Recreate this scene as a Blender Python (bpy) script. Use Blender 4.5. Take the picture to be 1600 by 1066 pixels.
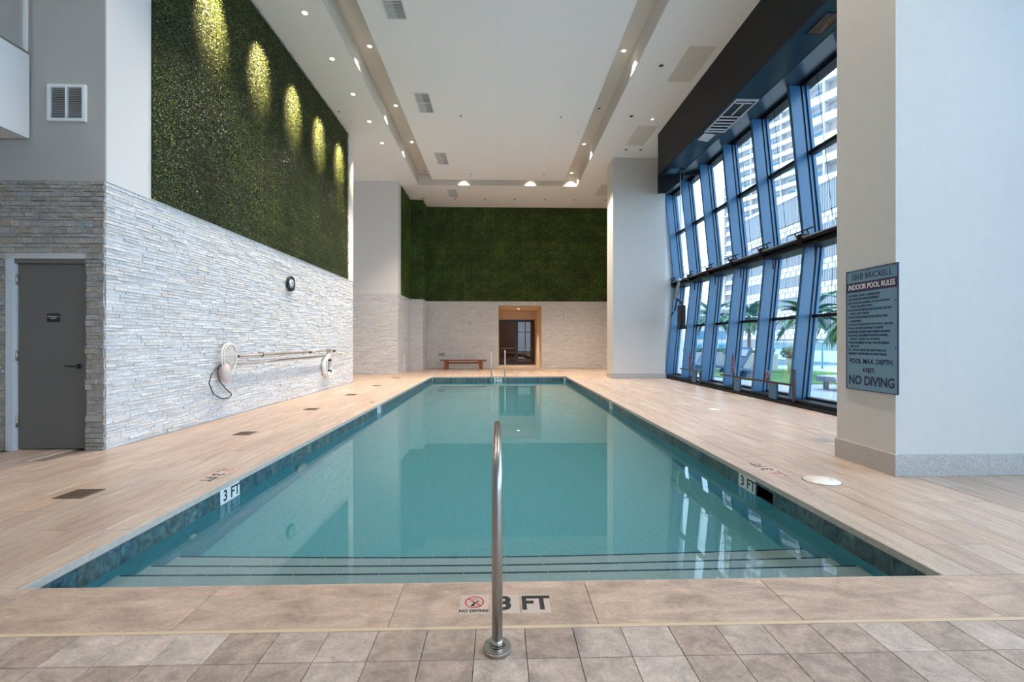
import bpy, math, random
from mathutils import Vector, Matrix
R = random.Random(7)
D = bpy.data
C = bpy.context.scene.collection
sc = bpy.context.scene
for o in list(D.objects): D.objects.remove(o)
PI = math.pi

# ------------------------------------------------------------------ camera, world, sun, exposure
YAW = math.atan(19 / 705)
cam_d = D.cameras.new('camera'); cam = D.objects.new('camera', cam_d); C.objects.link(cam)
cam_d.sensor_width = 36; cam_d.lens = 36 * 705 / 1600
cam_d.shift_y = 1 / 1600; cam_d.clip_end = 600; cam_d.clip_start = .05
cam.location = (0, 0, 1.4); cam.rotation_euler = (PI / 2, 0, -YAW)
sc.camera = cam
vs = sc.view_settings
vs.view_transform = 'Standard'; vs.look = 'None'; vs.gamma = 1; vs.use_curve_mapping = False
vs.exposure = 0.28
sc.cycles.use_denoising = True
sc.cycles.max_bounces = 12; sc.cycles.diffuse_bounces = 5; sc.cycles.glossy_bounces = 5
sc.cycles.transmission_bounces = 8; sc.cycles.transparent_max_bounces = 12
sc.cycles.caustics_reflective = False; sc.cycles.caustics_refractive = True
sc.cycles.sample_clamp_indirect = 6
sc.cycles.blur_glossy = 0.5

world = D.worlds.new('sky'); sc.world = world; world.use_nodes = True
bg = world.node_tree.nodes['Background']
bg.inputs['Color'].default_value = (.58, .79, 1.0, 1); bg.inputs['Strength'].default_value = 5.4

def light(name, kind, loc, power, col=(1, 1, 1), direction=(0, 0, -1), parent=None, **kw):
    ld = D.lights.new(name, kind); ld.energy = power; ld.color = col
    for k, v in kw.items(): setattr(ld, k, v)
    o = D.objects.new(name, ld); C.objects.link(o); o.location = loc
    o.rotation_euler = Vector(direction).to_track_quat('-Z', 'Y').to_euler()
    if parent: o.parent = parent
    return o
sun = light('sun', 'SUN', (-20, 0, 40), 2.0, (1, .95, .88), (.62, .12, -.78), angle=.01)
CAN_POWER = 1650; CAN_COL = (1, .84, .68); HEDGE_SPOT = 2300

# ------------------------------------------------------------------ materials
def nt(name):
    m = D.materials.new(name); m.use_nodes = True
    return m, m.node_tree.nodes, m.node_tree.links, m.node_tree.nodes['Principled BSDF']
def sset(b, **kw):
    for k, v in kw.items(): b.inputs[k].default_value = v
def simple(name, col, rough=.5, metal=0, bump=0, scale=60, var=0, emis=None, spec=.5):
    m, N, L, b = nt(name)
    b.inputs['Roughness'].default_value = rough; b.inputs['Metallic'].default_value = metal
    b.inputs['Specular IOR Level'].default_value = spec
    b.inputs['Base Color'].default_value = (*col, 1)
    if emis:
        b.inputs['Emission Color'].default_value = (*emis[0], 1); b.inputs['Emission Strength'].default_value = emis[1]
    if bump or var:
        g = N.new('ShaderNodeNewGeometry'); n = N.new('ShaderNodeTexNoise'); n.inputs['Scale'].default_value = scale; n.inputs['Detail'].default_value = 4
        L.new(g.outputs['Position'], n.inputs['Vector'])
        if bump:
            bp = N.new('ShaderNodeBump'); bp.inputs['Strength'].default_value = bump; bp.inputs['Distance'].default_value = .01
            L.new(n.outputs['Fac'], bp.inputs['Height']); L.new(bp.outputs['Normal'], b.inputs['Normal'])
        if var:
            r = N.new('ShaderNodeMapRange'); r.inputs['From Min'].default_value = .3; r.inputs['From Max'].default_value = .7
            r.inputs['To Min'].default_value = 1 - var; r.inputs['To Max'].default_value = 1 + var
            L.new(n.outputs['Fac'], r.inputs['Value'])
            mx = N.new('ShaderNodeVectorMath'); mx.operation = 'SCALE'; mx.inputs[0].default_value = col
            L.new(r.outputs['Result'], mx.inputs['Scale']); L.new(mx.outputs['Vector'], b.inputs['Base Color'])
    return m

def pieces(name, cols, rough=.6, noise=(1, 1, 1), nscale=6, nfac=.5, bump=.3, bscale=30, bdist=.01, spec=.5, fine=28, ffac=.16):
    """colour per piece (random per island + per object) with a stretched grain"""
    m, N, L, b = nt(name)
    b.inputs['Roughness'].default_value = rough; b.inputs['Specular IOR Level'].default_value = spec
    g = N.new('ShaderNodeNewGeometry'); oi = N.new('ShaderNodeObjectInfo')
    ad = N.new('ShaderNodeMath'); ad.operation = 'ADD'; L.new(g.outputs['Random Per Island'], ad.inputs[0]); L.new(oi.outputs['Random'], ad.inputs[1])
    fr = N.new('ShaderNodeMath'); fr.operation = 'FRACT'; L.new(ad.outputs[0], fr.inputs[0])
    ramp = N.new('ShaderNodeValToRGB'); ramp.color_ramp.interpolation = 'LINEAR'
    els = ramp.color_ramp.elements
    while len(els) > 1: els.remove(els[-1])
    els[0].position = 0; els[0].color = (*cols[0], 1)
    for i, c in enumerate(cols[1:]): e = els.new((i + 1) / (len(cols) - 1)); e.color = (*c, 1)
    L.new(fr.outputs[0], ramp.inputs['Fac'])
    mul = N.new('ShaderNodeVectorMath'); mul.operation = 'MULTIPLY'; mul.inputs[1].default_value = noise
    L.new(g.outputs['Position'], mul.inputs[0])
    off = N.new('ShaderNodeVectorMath'); off.operation = 'ADD'
    cb = N.new('ShaderNodeCombineXYZ'); sc_ = N.new('ShaderNodeMath'); sc_.operation = 'MULTIPLY'; sc_.inputs[1].default_value = 37
    L.new(fr.outputs[0], sc_.inputs[0])
    for i in range(3): L.new(sc_.outputs[0], cb.inputs[i])
    L.new(mul.outputs[0], off.inputs[0]); L.new(cb.outputs[0], off.inputs[1])
    n = N.new('ShaderNodeTexNoise'); n.inputs['Scale'].default_value = nscale; n.inputs['Detail'].default_value = 6; n.inputs['Roughness'].default_value = .65
    n.inputs['Distortion'].default_value = .6
    L.new(off.outputs[0], n.inputs['Vector'])
    r = N.new('ShaderNodeMapRange'); r.inputs['From Min'].default_value = .28; r.inputs['From Max'].default_value = .72
    r.inputs['To Min'].default_value = 1 - nfac; r.inputs['To Max'].default_value = 1 + nfac * .55
    L.new(n.outputs['Fac'], r.inputs['Value'])
    s = N.new('ShaderNodeVectorMath'); s.operation = 'SCALE'; L.new(ramp.outputs['Color'], s.inputs[0]); L.new(r.outputs['Result'], s.inputs['Scale'])
    n3 = N.new('ShaderNodeTexNoise'); n3.inputs['Scale'].default_value = fine; n3.inputs['Detail'].default_value = 3; L.new(off.outputs[0], n3.inputs['Vector'])
    r3 = N.new('ShaderNodeMapRange'); r3.inputs['From Min'].default_value = .3; r3.inputs['From Max'].default_value = .7
    r3.inputs['To Min'].default_value = 1 - ffac; r3.inputs['To Max'].default_value = 1 + ffac * .6; L.new(n3.outputs['Fac'], r3.inputs['Value'])
    s3 = N.new('ShaderNodeVectorMath'); s3.operation = 'SCALE'; L.new(s.outputs['Vector'], s3.inputs[0]); L.new(r3.outputs['Result'], s3.inputs['Scale'])
    L.new(s3.outputs['Vector'], b.inputs['Base Color'])
    n2 = N.new('ShaderNodeTexNoise'); n2.inputs['Scale'].default_value = bscale; n2.inputs['Detail'].default_value = 5
    L.new(g.outputs['Position'], n2.inputs['Vector'])
    bp = N.new('ShaderNodeBump'); bp.inputs['Strength'].default_value = bump; bp.inputs['Distance'].default_value = bdist
    L.new(n2.outputs['Fac'], bp.inputs['Height']); L.new(bp.outputs['Normal'], b.inputs['Normal'])
    return m

M = {}
M['travertine'] = pieces('travertine', [(.58, .43, .335), (.50, .37, .29), (.62, .49, .39), (.54, .42, .34), (.61, .44, .325)], rough=.36, noise=(9, 1.1, 9), nscale=1.5, nfac=.34, bump=.15, bscale=14)
M['coping'] = pieces('coping_travertine', [(.60, .43, .325), (.56, .40, .30), (.62, .47, .365)], rough=.45, noise=(1.6, 4, 5), nscale=2.2, nfac=.42, bump=.25, bscale=25)
M['front_tile'] = pieces('front_tile', [(.52, .39, .31), (.46, .34, .27), (.64, .52, .44), (.50, .38, .30), (.44, .33, .27)], rough=.5, noise=(3, 3, 3), nscale=3.2, nfac=.42, bump=.35, bscale=45)
M['grout'] = simple('grout', (.30, .23, .18), .9)
M['sealant'] = simple('sealant', (.66, .50, .34), .6)
M['white_stone'] = pieces('white_stone', [(.76, .745, .725), (.83, .82, .82), (.68, .67, .67), (.79, .74, .68), (.79, .79, .81), (.74, .74, .76)], rough=.8, noise=(1, 1, 1), nscale=9, nfac=.14, bump=.9, bscale=60, bdist=.012)
M['shaded_stone'] = pieces('shaded_stone', [(.40, .37, .34), (.48, .45, .41), (.33, .32, .31), (.46, .40, .32), (.40, .41, .42)], rough=.8, nscale=9, nfac=.25, bump=.9, bscale=40, bdist=.015)  # stone darkened in colour for the shade on the unlit door wall
M['stone_back'] = simple('stone_backing', (.60, .59, .57), .9)
M['plaster'] = simple('white_plaster', (.71, .69, .67), .75, bump=.04, scale=30)
M['plaster2'] = simple('shaded_grey_plaster', (.46, .44, .41), .75, bump=.04, scale=30)  # grey also carries the painted shade of the unlit door wall
M['pillar'] = simple('pillar_plaster', (.68, .66, .63), .7, bump=.08, scale=8, var=.02)
M['ceil'] = simple('ceiling_paint', (.92, .92, .91), .8)
M['panel'] = simple('access_panel', (.70, .68, .63), .7)
M['granite'] = simple('granite', (.50, .48, .46), .55, bump=.1, scale=120, var=.35)
M['dark'] = simple('dark_metal', (.012, .013, .017), .45, spec=.18)
M['bulk_under'] = simple('bulkhead_underside', (.010, .026, .040), .3, spec=.3)
M['blue'] = simple('blue_aluminium', (.035, .125, .24), .3, spec=.5)
M['blue2'] = simple('blue_aluminium_trim', (.045, .15, .28), .35)
M['black'] = simple('black', (.01, .01, .012), .5)
M['steel'] = simple('stainless_steel', (.62, .60, .57), .2, metal=1)
M['steel_b'] = simple('brushed_steel', (.42, .40, .37), .32, metal=1)
M['silver'] = simple('silver_paint', (.62, .64, .66), .4, metal=.3)
M['white_metal'] = simple('white_metal', (.78, .78, .77), .45)
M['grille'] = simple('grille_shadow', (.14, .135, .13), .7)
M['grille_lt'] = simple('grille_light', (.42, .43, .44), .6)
M['door'] = simple('door_paint', (.14, .13, .115), .5)
M['jamb'] = simple('door_frame_paint', (.58, .64, .68), .5)
M['drain'] = simple('bronze_drain', (.17, .125, .09), .5, metal=.3)
M['lid'] = simple('white_lid', (.86, .82, .74), .5)
M['wood'] = simple('red_wood', (.26, .075, .03), .45, bump=.1, scale=12, var=.25)
M['wood_int'] = simple('brown_panelling', (.22, .085, .04), .5, var=.2, scale=3)
M['bronze'] = simple('dark_bronze', (.03, .02, .016), .35)
M['tan'] = simple('tan_wall', (.72, .58, .42), .7)
M['marker'] = simple('marker_tile', (.60, .48, .40), .5)
M['marker_w'] = simple('white_marker_tile', (.80, .82, .82), .35)
M['ink'] = simple('black_ink', (.03, .03, .03), .5)
M['red'] = simple('red_ink', (.62, .04, .04), .5)
M['white_ink'] = simple('white_ink', (.85, .85, .88), .5)
M['sign'] = simple('sign_blue', (.16, .30, .42), .45)
M['sign_band'] = simple('sign_band', (.035, .02, .075), .45)
M['sign_ink'] = simple('sign_ink', (.012, .025, .09), .5)
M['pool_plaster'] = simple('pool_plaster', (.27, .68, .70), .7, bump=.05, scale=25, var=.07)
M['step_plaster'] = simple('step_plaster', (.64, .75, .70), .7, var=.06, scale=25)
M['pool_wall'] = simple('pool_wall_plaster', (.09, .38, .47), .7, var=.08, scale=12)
M['nosing'] = simple('dark_blue_tile', (.03, .10, .15), .3)
M['pool_tile'] = pieces('pool_tile', [(.07, .14, .17), (.05, .12, .15), (.12, .19, .20), (.06, .11, .12), (.15, .20, .19)], rough=.25, nscale=14, nfac=.75, bump=.4, bscale=40)
M['lip'] = simple('pool_lip_stone', (.58, .50, .43), .5, bump=.2, scale=30, var=.1)
M['cream'] = simple('cream_mesh', (.80, .77, .70), .7, bump=.3, scale=90)
M['pole'] = simple('bronze_pole', (.42, .34, .26), .35, metal=.6)
M['cable'] = simple('black_cable', (.02, .022, .025), .5)
M['pink'] = simple('pinkish_cloth', (.20, .12, .15), .8, var=.7, scale=25)
M['leaf'] = None
M['turf'] = simple('turf', (.09, .20, .035), .9, bump=.8, scale=80, var=.3)
M['deck_out'] = simple('pale_paving', (.36, .38, .41), .7, var=.05, scale=5)
M['facade'] = simple('white_facade', (.50, .49, .49), .7)
M['facade_w'] = simple('warm_facade', (.42, .40, .40), .8)
M['slats'] = simple('grey_slats', (.24, .25, .27), .7)
M['slat_dark'] = simple('deep_shadow_wall', (.16, .17, .19), .8)
M['tower_glass'] = simple('tower_glass', (.10, .20, .28), .25)
M['tower_win'] = simple('tower_window', (.08, .18, .27), .2)
M['lounge'] = simple('blue_grey_weave', (.055, .10, .17), .6, bump=.3, scale=60)
M['chaise'] = simple('grey_cushion', (.42, .44, .52), .8)
M['soil'] = simple('soil', (.05, .035, .02), .9)
M['trunk'] = simple('palm_trunk', (.28, .22, .17), .9, bump=.6, scale=20, var=.2)
M['clock'] = simple('clock_face', (.72, .76, .85), .4)

def leafmat(name, dark, mid, lite, yel, patch_scale=.9):
    m, N, L, b = nt(name)
    b.inputs['Roughness'].default_value = .38
    g = N.new('ShaderNodeNewGeometry')
    ramp = N.new('ShaderNodeValToRGB'); els = ramp.color_ramp.elements
    els[0].color = (*dark, 1); els[0].position = .18; els[1].color = (*yel, 1)
    e = els.new(.42); e.color = (*mid, 1); e = els.new(.8); e.color = (*lite, 1)
    L.new(g.outputs['Random Per Island'], ramp.inputs['Fac'])
    # panel to panel tone: panels are shared meshes, tone comes from the object's own random
    oi = N.new('ShaderNodeObjectInfo')
    r = N.new('ShaderNodeMapRange'); r.inputs['To Min'].default_value = .72; r.inputs['To Max'].default_value = 1.22
    L.new(oi.outputs['Random'], r.inputs['Value'])
    n = N.new('ShaderNodeTexNoise'); n.inputs['Scale'].default_value = patch_scale; L.new(g.outputs['Position'], n.inputs['Vector'])
    r2 = N.new('ShaderNodeMapRange'); r2.inputs['From Min'].default_value = .35; r2.inputs['From Max'].default_value = .65
    r2.inputs['To Min'].default_value = .7; r2.inputs['To Max'].default_value = 1.25; L.new(n.outputs['Fac'], r2.inputs['Value'])
    mm = N.new('ShaderNodeMath'); mm.operation = 'MULTIPLY'; L.new(r.outputs[0], mm.inputs[0]); L.new(r2.outputs[0], mm.inputs[1])
    s = N.new('ShaderNodeVectorMath'); s.operation = 'SCALE'; L.new(ramp.outputs['Color'], s.inputs[0]); L.new(mm.outputs[0], s.inputs['Scale'])
    L.new(s.outputs[0], b.inputs['Base Color'])
    return m
M['hedge'] = leafmat('boxwood_leaf', (.006, .010, .002), (.030, .052, .005), (.075, .11, .010), (.34, .31, .06))
M['hedge_far'] = leafmat('boxwood_leaf_green', (.014, .032, .005), (.06, .14, .016), (.13, .25, .028), (.34, .40, .07))
M['hedge_in'] = simple('hedge_mat', (.012, .022, .006), .9)
M['plant'] = leafmat('garden_leaf', (.02, .07, .02), (.05, .16, .03), (.10, .26, .05), (.2, .3, .08), 3)
M['palm'] = leafmat('palm_leaf', (.02, .09, .05), (.05, .18, .08), (.12, .30, .12), (.25, .36, .12), 3)

# glass panes: fresnel mix of clear and mirror
def glassmat(name, tint, refl=1.0):
    m = D.materials.new(name); m.use_nodes = True; N = m.node_tree.nodes; L = m.node_tree.links
    N.remove(N['Principled BSDF']); out = N['Material Output']
    tr = N.new('ShaderNodeBsdfTransparent'); tr.inputs['Color'].default_value = (*tint, 1)
    gl = N.new('ShaderNodeBsdfGlossy'); gl.inputs['Roughness'].default_value = .0
    fr = N.new('ShaderNodeFresnel'); fr.inputs['IOR'].default_value = 1.45
    mu = N.new('ShaderNodeMath'); mu.operation = 'MULTIPLY'; mu.inputs[1].default_value = refl; L.new(fr.outputs[0], mu.inputs[0])
    mx = N.new('ShaderNodeMixShader'); L.new(mu.outputs[0], mx.inputs[0]); L.new(tr.outputs[0], mx.inputs[1]); L.new(gl.outputs[0], mx.inputs[2])
    L.new(mx.outputs[0], out.inputs['Surface'])
    return m
M['glass'] = glassmat('window_glass', (.92, .97, 1.0), .35)
M['rail_glass'] = glassmat('rail_glass', (.72, .90, .92), .8)
M['door_glass'] = glassmat('door_glass', (.75, .72, .70), 1.0)
def watermat():
    m = D.materials.new('pool_water'); m.use_nodes = True; N = m.node_tree.nodes; L = m.node_tree.links
    N.remove(N['Principled BSDF']); out = N['Material Output']
    g = N.new('ShaderNodeBsdfGlass'); g.inputs['IOR'].default_value = 1.333; g.inputs['Roughness'].default_value = 0
    g.inputs['Color'].default_value = (.93, 1, 1, 1)
    geo = N.new('ShaderNodeNewGeometry'); n = N.new('ShaderNodeTexNoise'); n.inputs['Scale'].default_value = 1.6; n.inputs['Detail'].default_value = 2
    L.new(geo.outputs['Position'], n.inputs['Vector'])
    bp = N.new('ShaderNodeBump'); bp.inputs['Strength'].default_value = .07; bp.inputs['Distance'].default_value = .004
    L.new(n.outputs['Fac'], bp.inputs['Height']); L.new(bp.outputs['Normal'], g.inputs['Normal'])
    L.new(g.outputs[0], out.inputs['Surface'])
    return m
M['water'] = watermat()

# ------------------------------------------------------------------ mesh helpers
class MB:
    def __init__(s): s.v = []; s.f = []; s.sm = []
    def face(s, *p, smooth=False):
        i = len(s.v); s.v += [tuple(q) for q in p]; s.f.append(tuple(range(i, i + len(p)))); s.sm.append(smooth); return s
    def hexa(s, P, smooth=False):   # P: 8 points, bottom 4 then top 4
        i = len(s.v); s.v += [tuple(q) for q in P]
        for q in ((3, 2, 1, 0), (4, 5, 6, 7), (0, 1, 5, 4), (1, 2, 6, 5), (2, 3, 7, 6), (3, 0, 4, 7)):
            s.f.append(tuple(i + k for k in q)); s.sm.append(smooth)
        return s
    def box(s, x0, x1, y0, y1, z0, z1):
        return s.hexa([(x0, y0, z0), (x1, y0, z0), (x1, y1, z0), (x0, y1, z0), (x0, y0, z1), (x1, y0, z1), (x1, y1, z1), (x0, y1, z1)])
    def cbox(s, c, d):
        return s.box(c[0] - d[0] / 2, c[0] + d[0] / 2, c[1] - d[1] / 2, c[1] + d[1] / 2, c[2] - d[2] / 2, c[2] + d[2] / 2)
    def prism(s, pts, axis, a, b):
        """polygon pts in the two other axes, extruded from a to b along axis"""
        def P(p, t):
            return {'x': (t, p[0], p[1]), 'y': (p[0], t, p[1]), 'z': (p[0], p[1], t)}[axis]
        n = len(pts); i = len(s.v); s.v += [P(p, a) for p in pts] + [P(p, b) for p in pts]
        s.f.append(tuple(i + k for k in range(n))[::-1]); s.f.append(tuple(i + n + k for k in range(n))); s.sm += [False, False]
        for k in range(n): s.f.append((i + k, i + (k + 1) % n, i + n + (k + 1) % n, i + n + k)); s.sm.append(False)
        return s
    def tube(s, pts, r, n=8, caps=True, r2=None, closed=False):
        pts = [Vector(p) for p in pts]; m = len(pts); i0 = len(s.v); prev = None
        for k, p in enumerate(pts):
            if closed: t = pts[(k + 1) % m] - pts[k - 1]
            else: t = pts[min(k + 1, m - 1)] - pts[max(k - 1, 0)]
            t.normalize()
            if prev is None:
                a = t.orthogonal().normalized()
            else:
                a = (prev - t * prev.dot(t)); a = a.normalized() if a.length > 1e-6 else t.orthogonal().normalized()
            prev = a; b = t.cross(a)
            rr = r if r2 is None else r + (r2 - r) * k / (m - 1)
            for j in range(n):
                w = 2 * PI * j / n; s.v.append(tuple(p + a * math.cos(w) * rr + b * math.sin(w) * rr))
        for k in range(m if closed else m - 1):
            for j in range(n):
                A = i0 + k * n; B = i0 + ((k + 1) % m) * n; j2 = (j + 1) % n
                s.f.append((A + j, A + j2, B + j2, B + j)); s.sm.append(True)
        if caps and not closed:
            s.f.append(tuple(i0 + j for j in range(n))[::-1]); s.f.append(tuple(i0 + (m - 1) * n + j for j in range(n))); s.sm += [False, False]
        return s
    def lathe(s, prof, c=(0, 0, 0), n=24, axis='z'):
        i0 = len(s.v); m = len(prof)
        for (r, h) in prof:
            for j in range(n):
                w = 2 * PI * j / n; x, y, z = r * math.cos(w), r * math.sin(w), h
                if axis == 'x': x, y, z = h, r * math.cos(w), r * math.sin(w)
                if axis == 'y': x, y, z = r * math.sin(w), h, r * math.cos(w)
                s.v.append((c[0] + x, c[1] + y, c[2] + z))
        for k in range(m - 1):
            for j in range(n):
                j2 = (j + 1) % n; s.f.append((i0 + k * n + j, i0 + k * n + j2, i0 + (k + 1) * n + j2, i0 + (k + 1) * n + j)); s.sm.append(True)
        if prof[0][0] > 1e-5: s.f.append(tuple(i0 + j for j in range(n))[::-1]); s.sm.append(False)
        if prof[-1][0] > 1e-5: s.f.append(tuple(i0 + (m - 1) * n + j for j in range(n))); s.sm.append(False)
        return s
    def build(s, name, mat, parent=None, bevel=0):
        me = D.meshes.new(name); me.from_pydata(s.v, [], s.f); me.materials.append(mat)
        me.polygons.foreach_set('use_smooth', s.sm); me.update()
        o = D.objects.new(name, me); C.objects.link(o)
        if parent: o.parent = parent
        if bevel:
            b = o.modifiers.new('bevel', 'BEVEL'); b.width = bevel; b.segments = 2; b.limit_method = 'ANGLE'
        return o
def tag(o, label=None, cat=None, group=None, kind=None):
    if label: o['label'] = label
    if cat: o['category'] = cat
    if group: o['group'] = group
    if kind: o['kind'] = kind
    return o
def empty(name, loc=(0, 0, 0), label=None, cat=None, group=None, kind=None, rz=0):
    o = D.objects.new(name, None); C.objects.link(o); o.location = loc; o.rotation_euler = (0, 0, rz)
    o.empty_display_size = .1
    return tag(o, label, cat, group, kind)
def copy_tree(o, parent=None, loc=None, rz=None):
    c = o.copy(); C.objects.link(c); c.parent = parent
    if loc is not None: c.location = loc
    if rz is not None: c.rotation_euler = (0, 0, rz)
    for ch in o.children: copy_tree(ch, c)
    return c
def wbox(name, mat, x0, x1, y0, y1, z0, z1, parent=None, bevel=0):
    return MB().box(x0, x1, y0, y1, z0, z1).build(name, mat, parent, bevel)
def text(body, size, loc, xd, yd, mat, parent, align='CENTER', ext=.0006, bold=0, sx=1.0, name='lettering', space=1.0, line=1.0):
    cu = D.curves.new(name, 'FONT'); cu.body = body; cu.size = size; cu.align_x = align; cu.align_y = 'CENTER'
    cu.extrude = ext; cu.offset = bold; cu.resolution_u = 3; cu.space_character = space; cu.space_line = line
    cu.materials.append(mat)
    tmp = D.objects.new(name + '_curve', cu); C.objects.link(tmp)
    me = D.meshes.new_from_object(tmp.evaluated_get(bpy.context.evaluated_depsgraph_get()) if False else tmp)
    D.objects.remove(tmp); D.curves.remove(cu)
    o = D.objects.new(name, me); C.objects.link(o)
    if not me.materials: me.materials.append(mat)
    x = Vector(xd).normalized(); y = Vector(yd).normalized(); z = x.cross(y)
    m = Matrix((x * sx, y, z)).transposed().to_4x4(); m.translation = Vector(loc)
    if parent: o.parent = parent
    o.matrix_local = m
    return o
sa, ca = math.sin(YAW), math.cos(YAW)
def pxl(x, y, z):      # rough image size / position, only to choose which pieces show largest
    d = x * sa + y * ca
    if d < .2: return None
    return 800 + 705 * (x * ca - y * sa) / d, 534 - 705 * (z - 1.4) / d, d

# ------------------------------------------------------------------ floor
HC = 8.35
PXL, PXR, PY0, PY1 = -2.72, 2.66, 2.63, 18.2
floor = MB()
g_ = .06
floor.box(-9.5, PXL - g_, -6.2, 28, -.35, -.016).box(PXR + .3, 7.0, -6.2, 28, -.35, -.016)
floor.box(PXR + g_, PXR + .3, -6.2, 4.24, -.35, -.016).box(PXR + g_, PXR + .3, 4.66, 28, -.35, -.016)
floor.box(PXL - g_, PXR + g_, -6.2, PY0 - g_, -.35, -.016).box(PXL - g_, PXR + g_, PY1 + g_, 28, -.35, -.016)
floor = tag(floor.build('floor', M['grout']), 'pink-beige travertine deck laid in long planks around the pool', 'floor', kind='structure')
grates = []   # filled below: nothing cut out, grates lie in the joint plane
def piece_list():
    out = []
    def row(x0, x1, y0, y1, mat): out.append((x0 + .0015, x1 - .0015, y0 + .0015, y1 - .0015, mat))
    # coping slabs in front of the pool
    k = -7
    while True:
        a = .49 + 1.04 * k; b = a + 1.04
        if a > 7: break
        row(max(a, -9.4), min(b, 6.9), 2.225, PY0, 'coping'); k += 1
    n0 = -40
    for k in range(-38, 29):
        a = .12 + .235 * k
        if a < -9.3 or a > 6.6: continue
        row(a, a + .235, 1.99, 2.2, 'front_tile')
        row(a, a + .235, 1.39, 1.99, 'front_tile')
        for j, y in enumerate((.59, -.6, -1.8, -3, -4.2, -5.4)):
            row(a, a + .235, y, y + (1.2 if y < .5 else .8), 'travertine')
    def cols(x0, x1, w, y0, y1, first):
        x = x0; i = 0
        while (x < x1 - .01 if w > 0 else x > x1 + .01):
            xn = x + w; lo, hi = min(x, xn), max(x, xn)
            lo = max(lo, min(x0, x1)); hi = min(hi, max(x0, x1))
            y = y0 - first - R.choice([0, .4, .8])
            while y < y1:
                ya, yb = max(y, y0), min(y + 1.2, y1)
                if yb - ya > .03: row(lo, hi, ya, yb, 'travertine')
                y += 1.2
            x = xn; i += 1
    cols(PXL, -5.08, -.235, PY0, 23.35, 0); cols(-5.08, -9.4, -.235, PY0, 23.35, 0)
    cols(PXR, 6.36, .235, PY0, 23.35, 0)
    cols(PXL, PXR, .235, PY1, 23.35, 0)
    cols(-.06, 2.16, .235, 23.35, 28, 0)
    return out
pl = piece_list(); scored = []
for q in pl:
    x0, x1, y0, y1, mt = q
    cx, cy = (x0 + x1) / 2, (y0 + y1) / 2
    if cx < -5.08 and cy > 5.95 and cy < 15.8: continue
    p = pxl(cx, cy, 0); s = 0
    if p and -150 < p[0] < 1750 and p[1] < 1160: s = min((x1 - x0), 2 * (y1 - y0) * 1.4 / p[2] + .001) * 705 / p[2]
    scored.append((s, q))
scored.sort(key=lambda t: -t[0])
def plank_mb(mb, q):
    x0, x1, y0, y1, mt = q; dz = R.uniform(-.0007, .0007); e = .0015; z = dz
    i = len(mb.v)
    mb.v += [(x0, y0, -.016), (x1, y0, -.016), (x1, y1, -.016), (x0, y1, -.016), (x0, y0, z - e), (x1, y0, z - e), (x1, y1, z - e), (x0, y1, z - e),
             (x0 + e, y0 + e, z), (x1 - e, y0 + e, z), (x1 - e, y1 - e, z), (x0 + e, y1 - e, z)]
    for f in ((0, 1, 5, 4), (1, 2, 6, 5), (2, 3, 7, 6), (3, 0, 4, 7), (4, 5, 9, 8), (5, 6, 10, 9), (6, 7, 11, 10), (7, 4, 8, 11), (8, 9, 10, 11)):
        mb.f.append(tuple(i + k for k in f)); mb.sm.append(False)
rest = {}
for n_, (s, q) in enumerate(scored):
    if n_ < 300 and s >= 8:
        mb = MB(); plank_mb(mb, q)
        mb.build({'coping': 'coping_slab', 'front_tile': 'floor_tile', 'travertine': 'plank'}[q[4]], M[q[4]], floor)
    else:
        plank_mb(rest.setdefault(q[4], MB()), q)
for k, mb in rest.items(): tag(mb.build('paving', M[k], floor), kind='stuff')
wbox('sealant_joint', M['sealant'], -9.3, 6.9, 2.2, 2.225, -.016, .0005, floor)

# ------------------------------------------------------------------ pool
WZ = -.19; PB = -1.12
pool = empty('swimming_pool', (0, 2.63, -1.12), 'long rectangular pool with dark waterline tiles and wide entry steps', 'pool')
def pin(o):   # author in world space under the pool empty
    o.location = Vector(o.location) - Vector((0, 2.63, -1.12)); return o
mb = MB()
mb.face((PXL, PY0, PB), (PXR, PY0, PB), (PXR, PY1, PB), (PXL, PY1, PB))
pin(mb.build('pool_bottom', M['pool_plaster'], pool))
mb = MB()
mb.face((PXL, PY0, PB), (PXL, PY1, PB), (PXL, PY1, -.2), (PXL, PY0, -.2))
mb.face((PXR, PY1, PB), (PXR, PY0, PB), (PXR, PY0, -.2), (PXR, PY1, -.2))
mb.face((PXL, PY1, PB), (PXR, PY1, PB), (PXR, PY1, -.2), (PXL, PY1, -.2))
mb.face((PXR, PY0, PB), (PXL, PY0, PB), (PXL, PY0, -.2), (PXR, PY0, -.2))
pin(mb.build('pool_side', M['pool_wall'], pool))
for k, (yn, zt) in enumerate(((3.29, -.39), (3.58, -.59), (3.89, -.79))):
    st = pin(wbox('step', M['step_plaster'], PXL + .001, PXR - .001, PY0 + .001, yn, PB + .001, zt, pool))
    xs = PXL + .02
    nos = MB()
    while xs < PXR - .1:
        nos.box(xs, min(xs + .30, PXR - .01), yn - .016, yn + .004, zt - .022, zt + .002); xs += .305
    nos.build('nosing_strip', M['nosing'], st)
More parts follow.
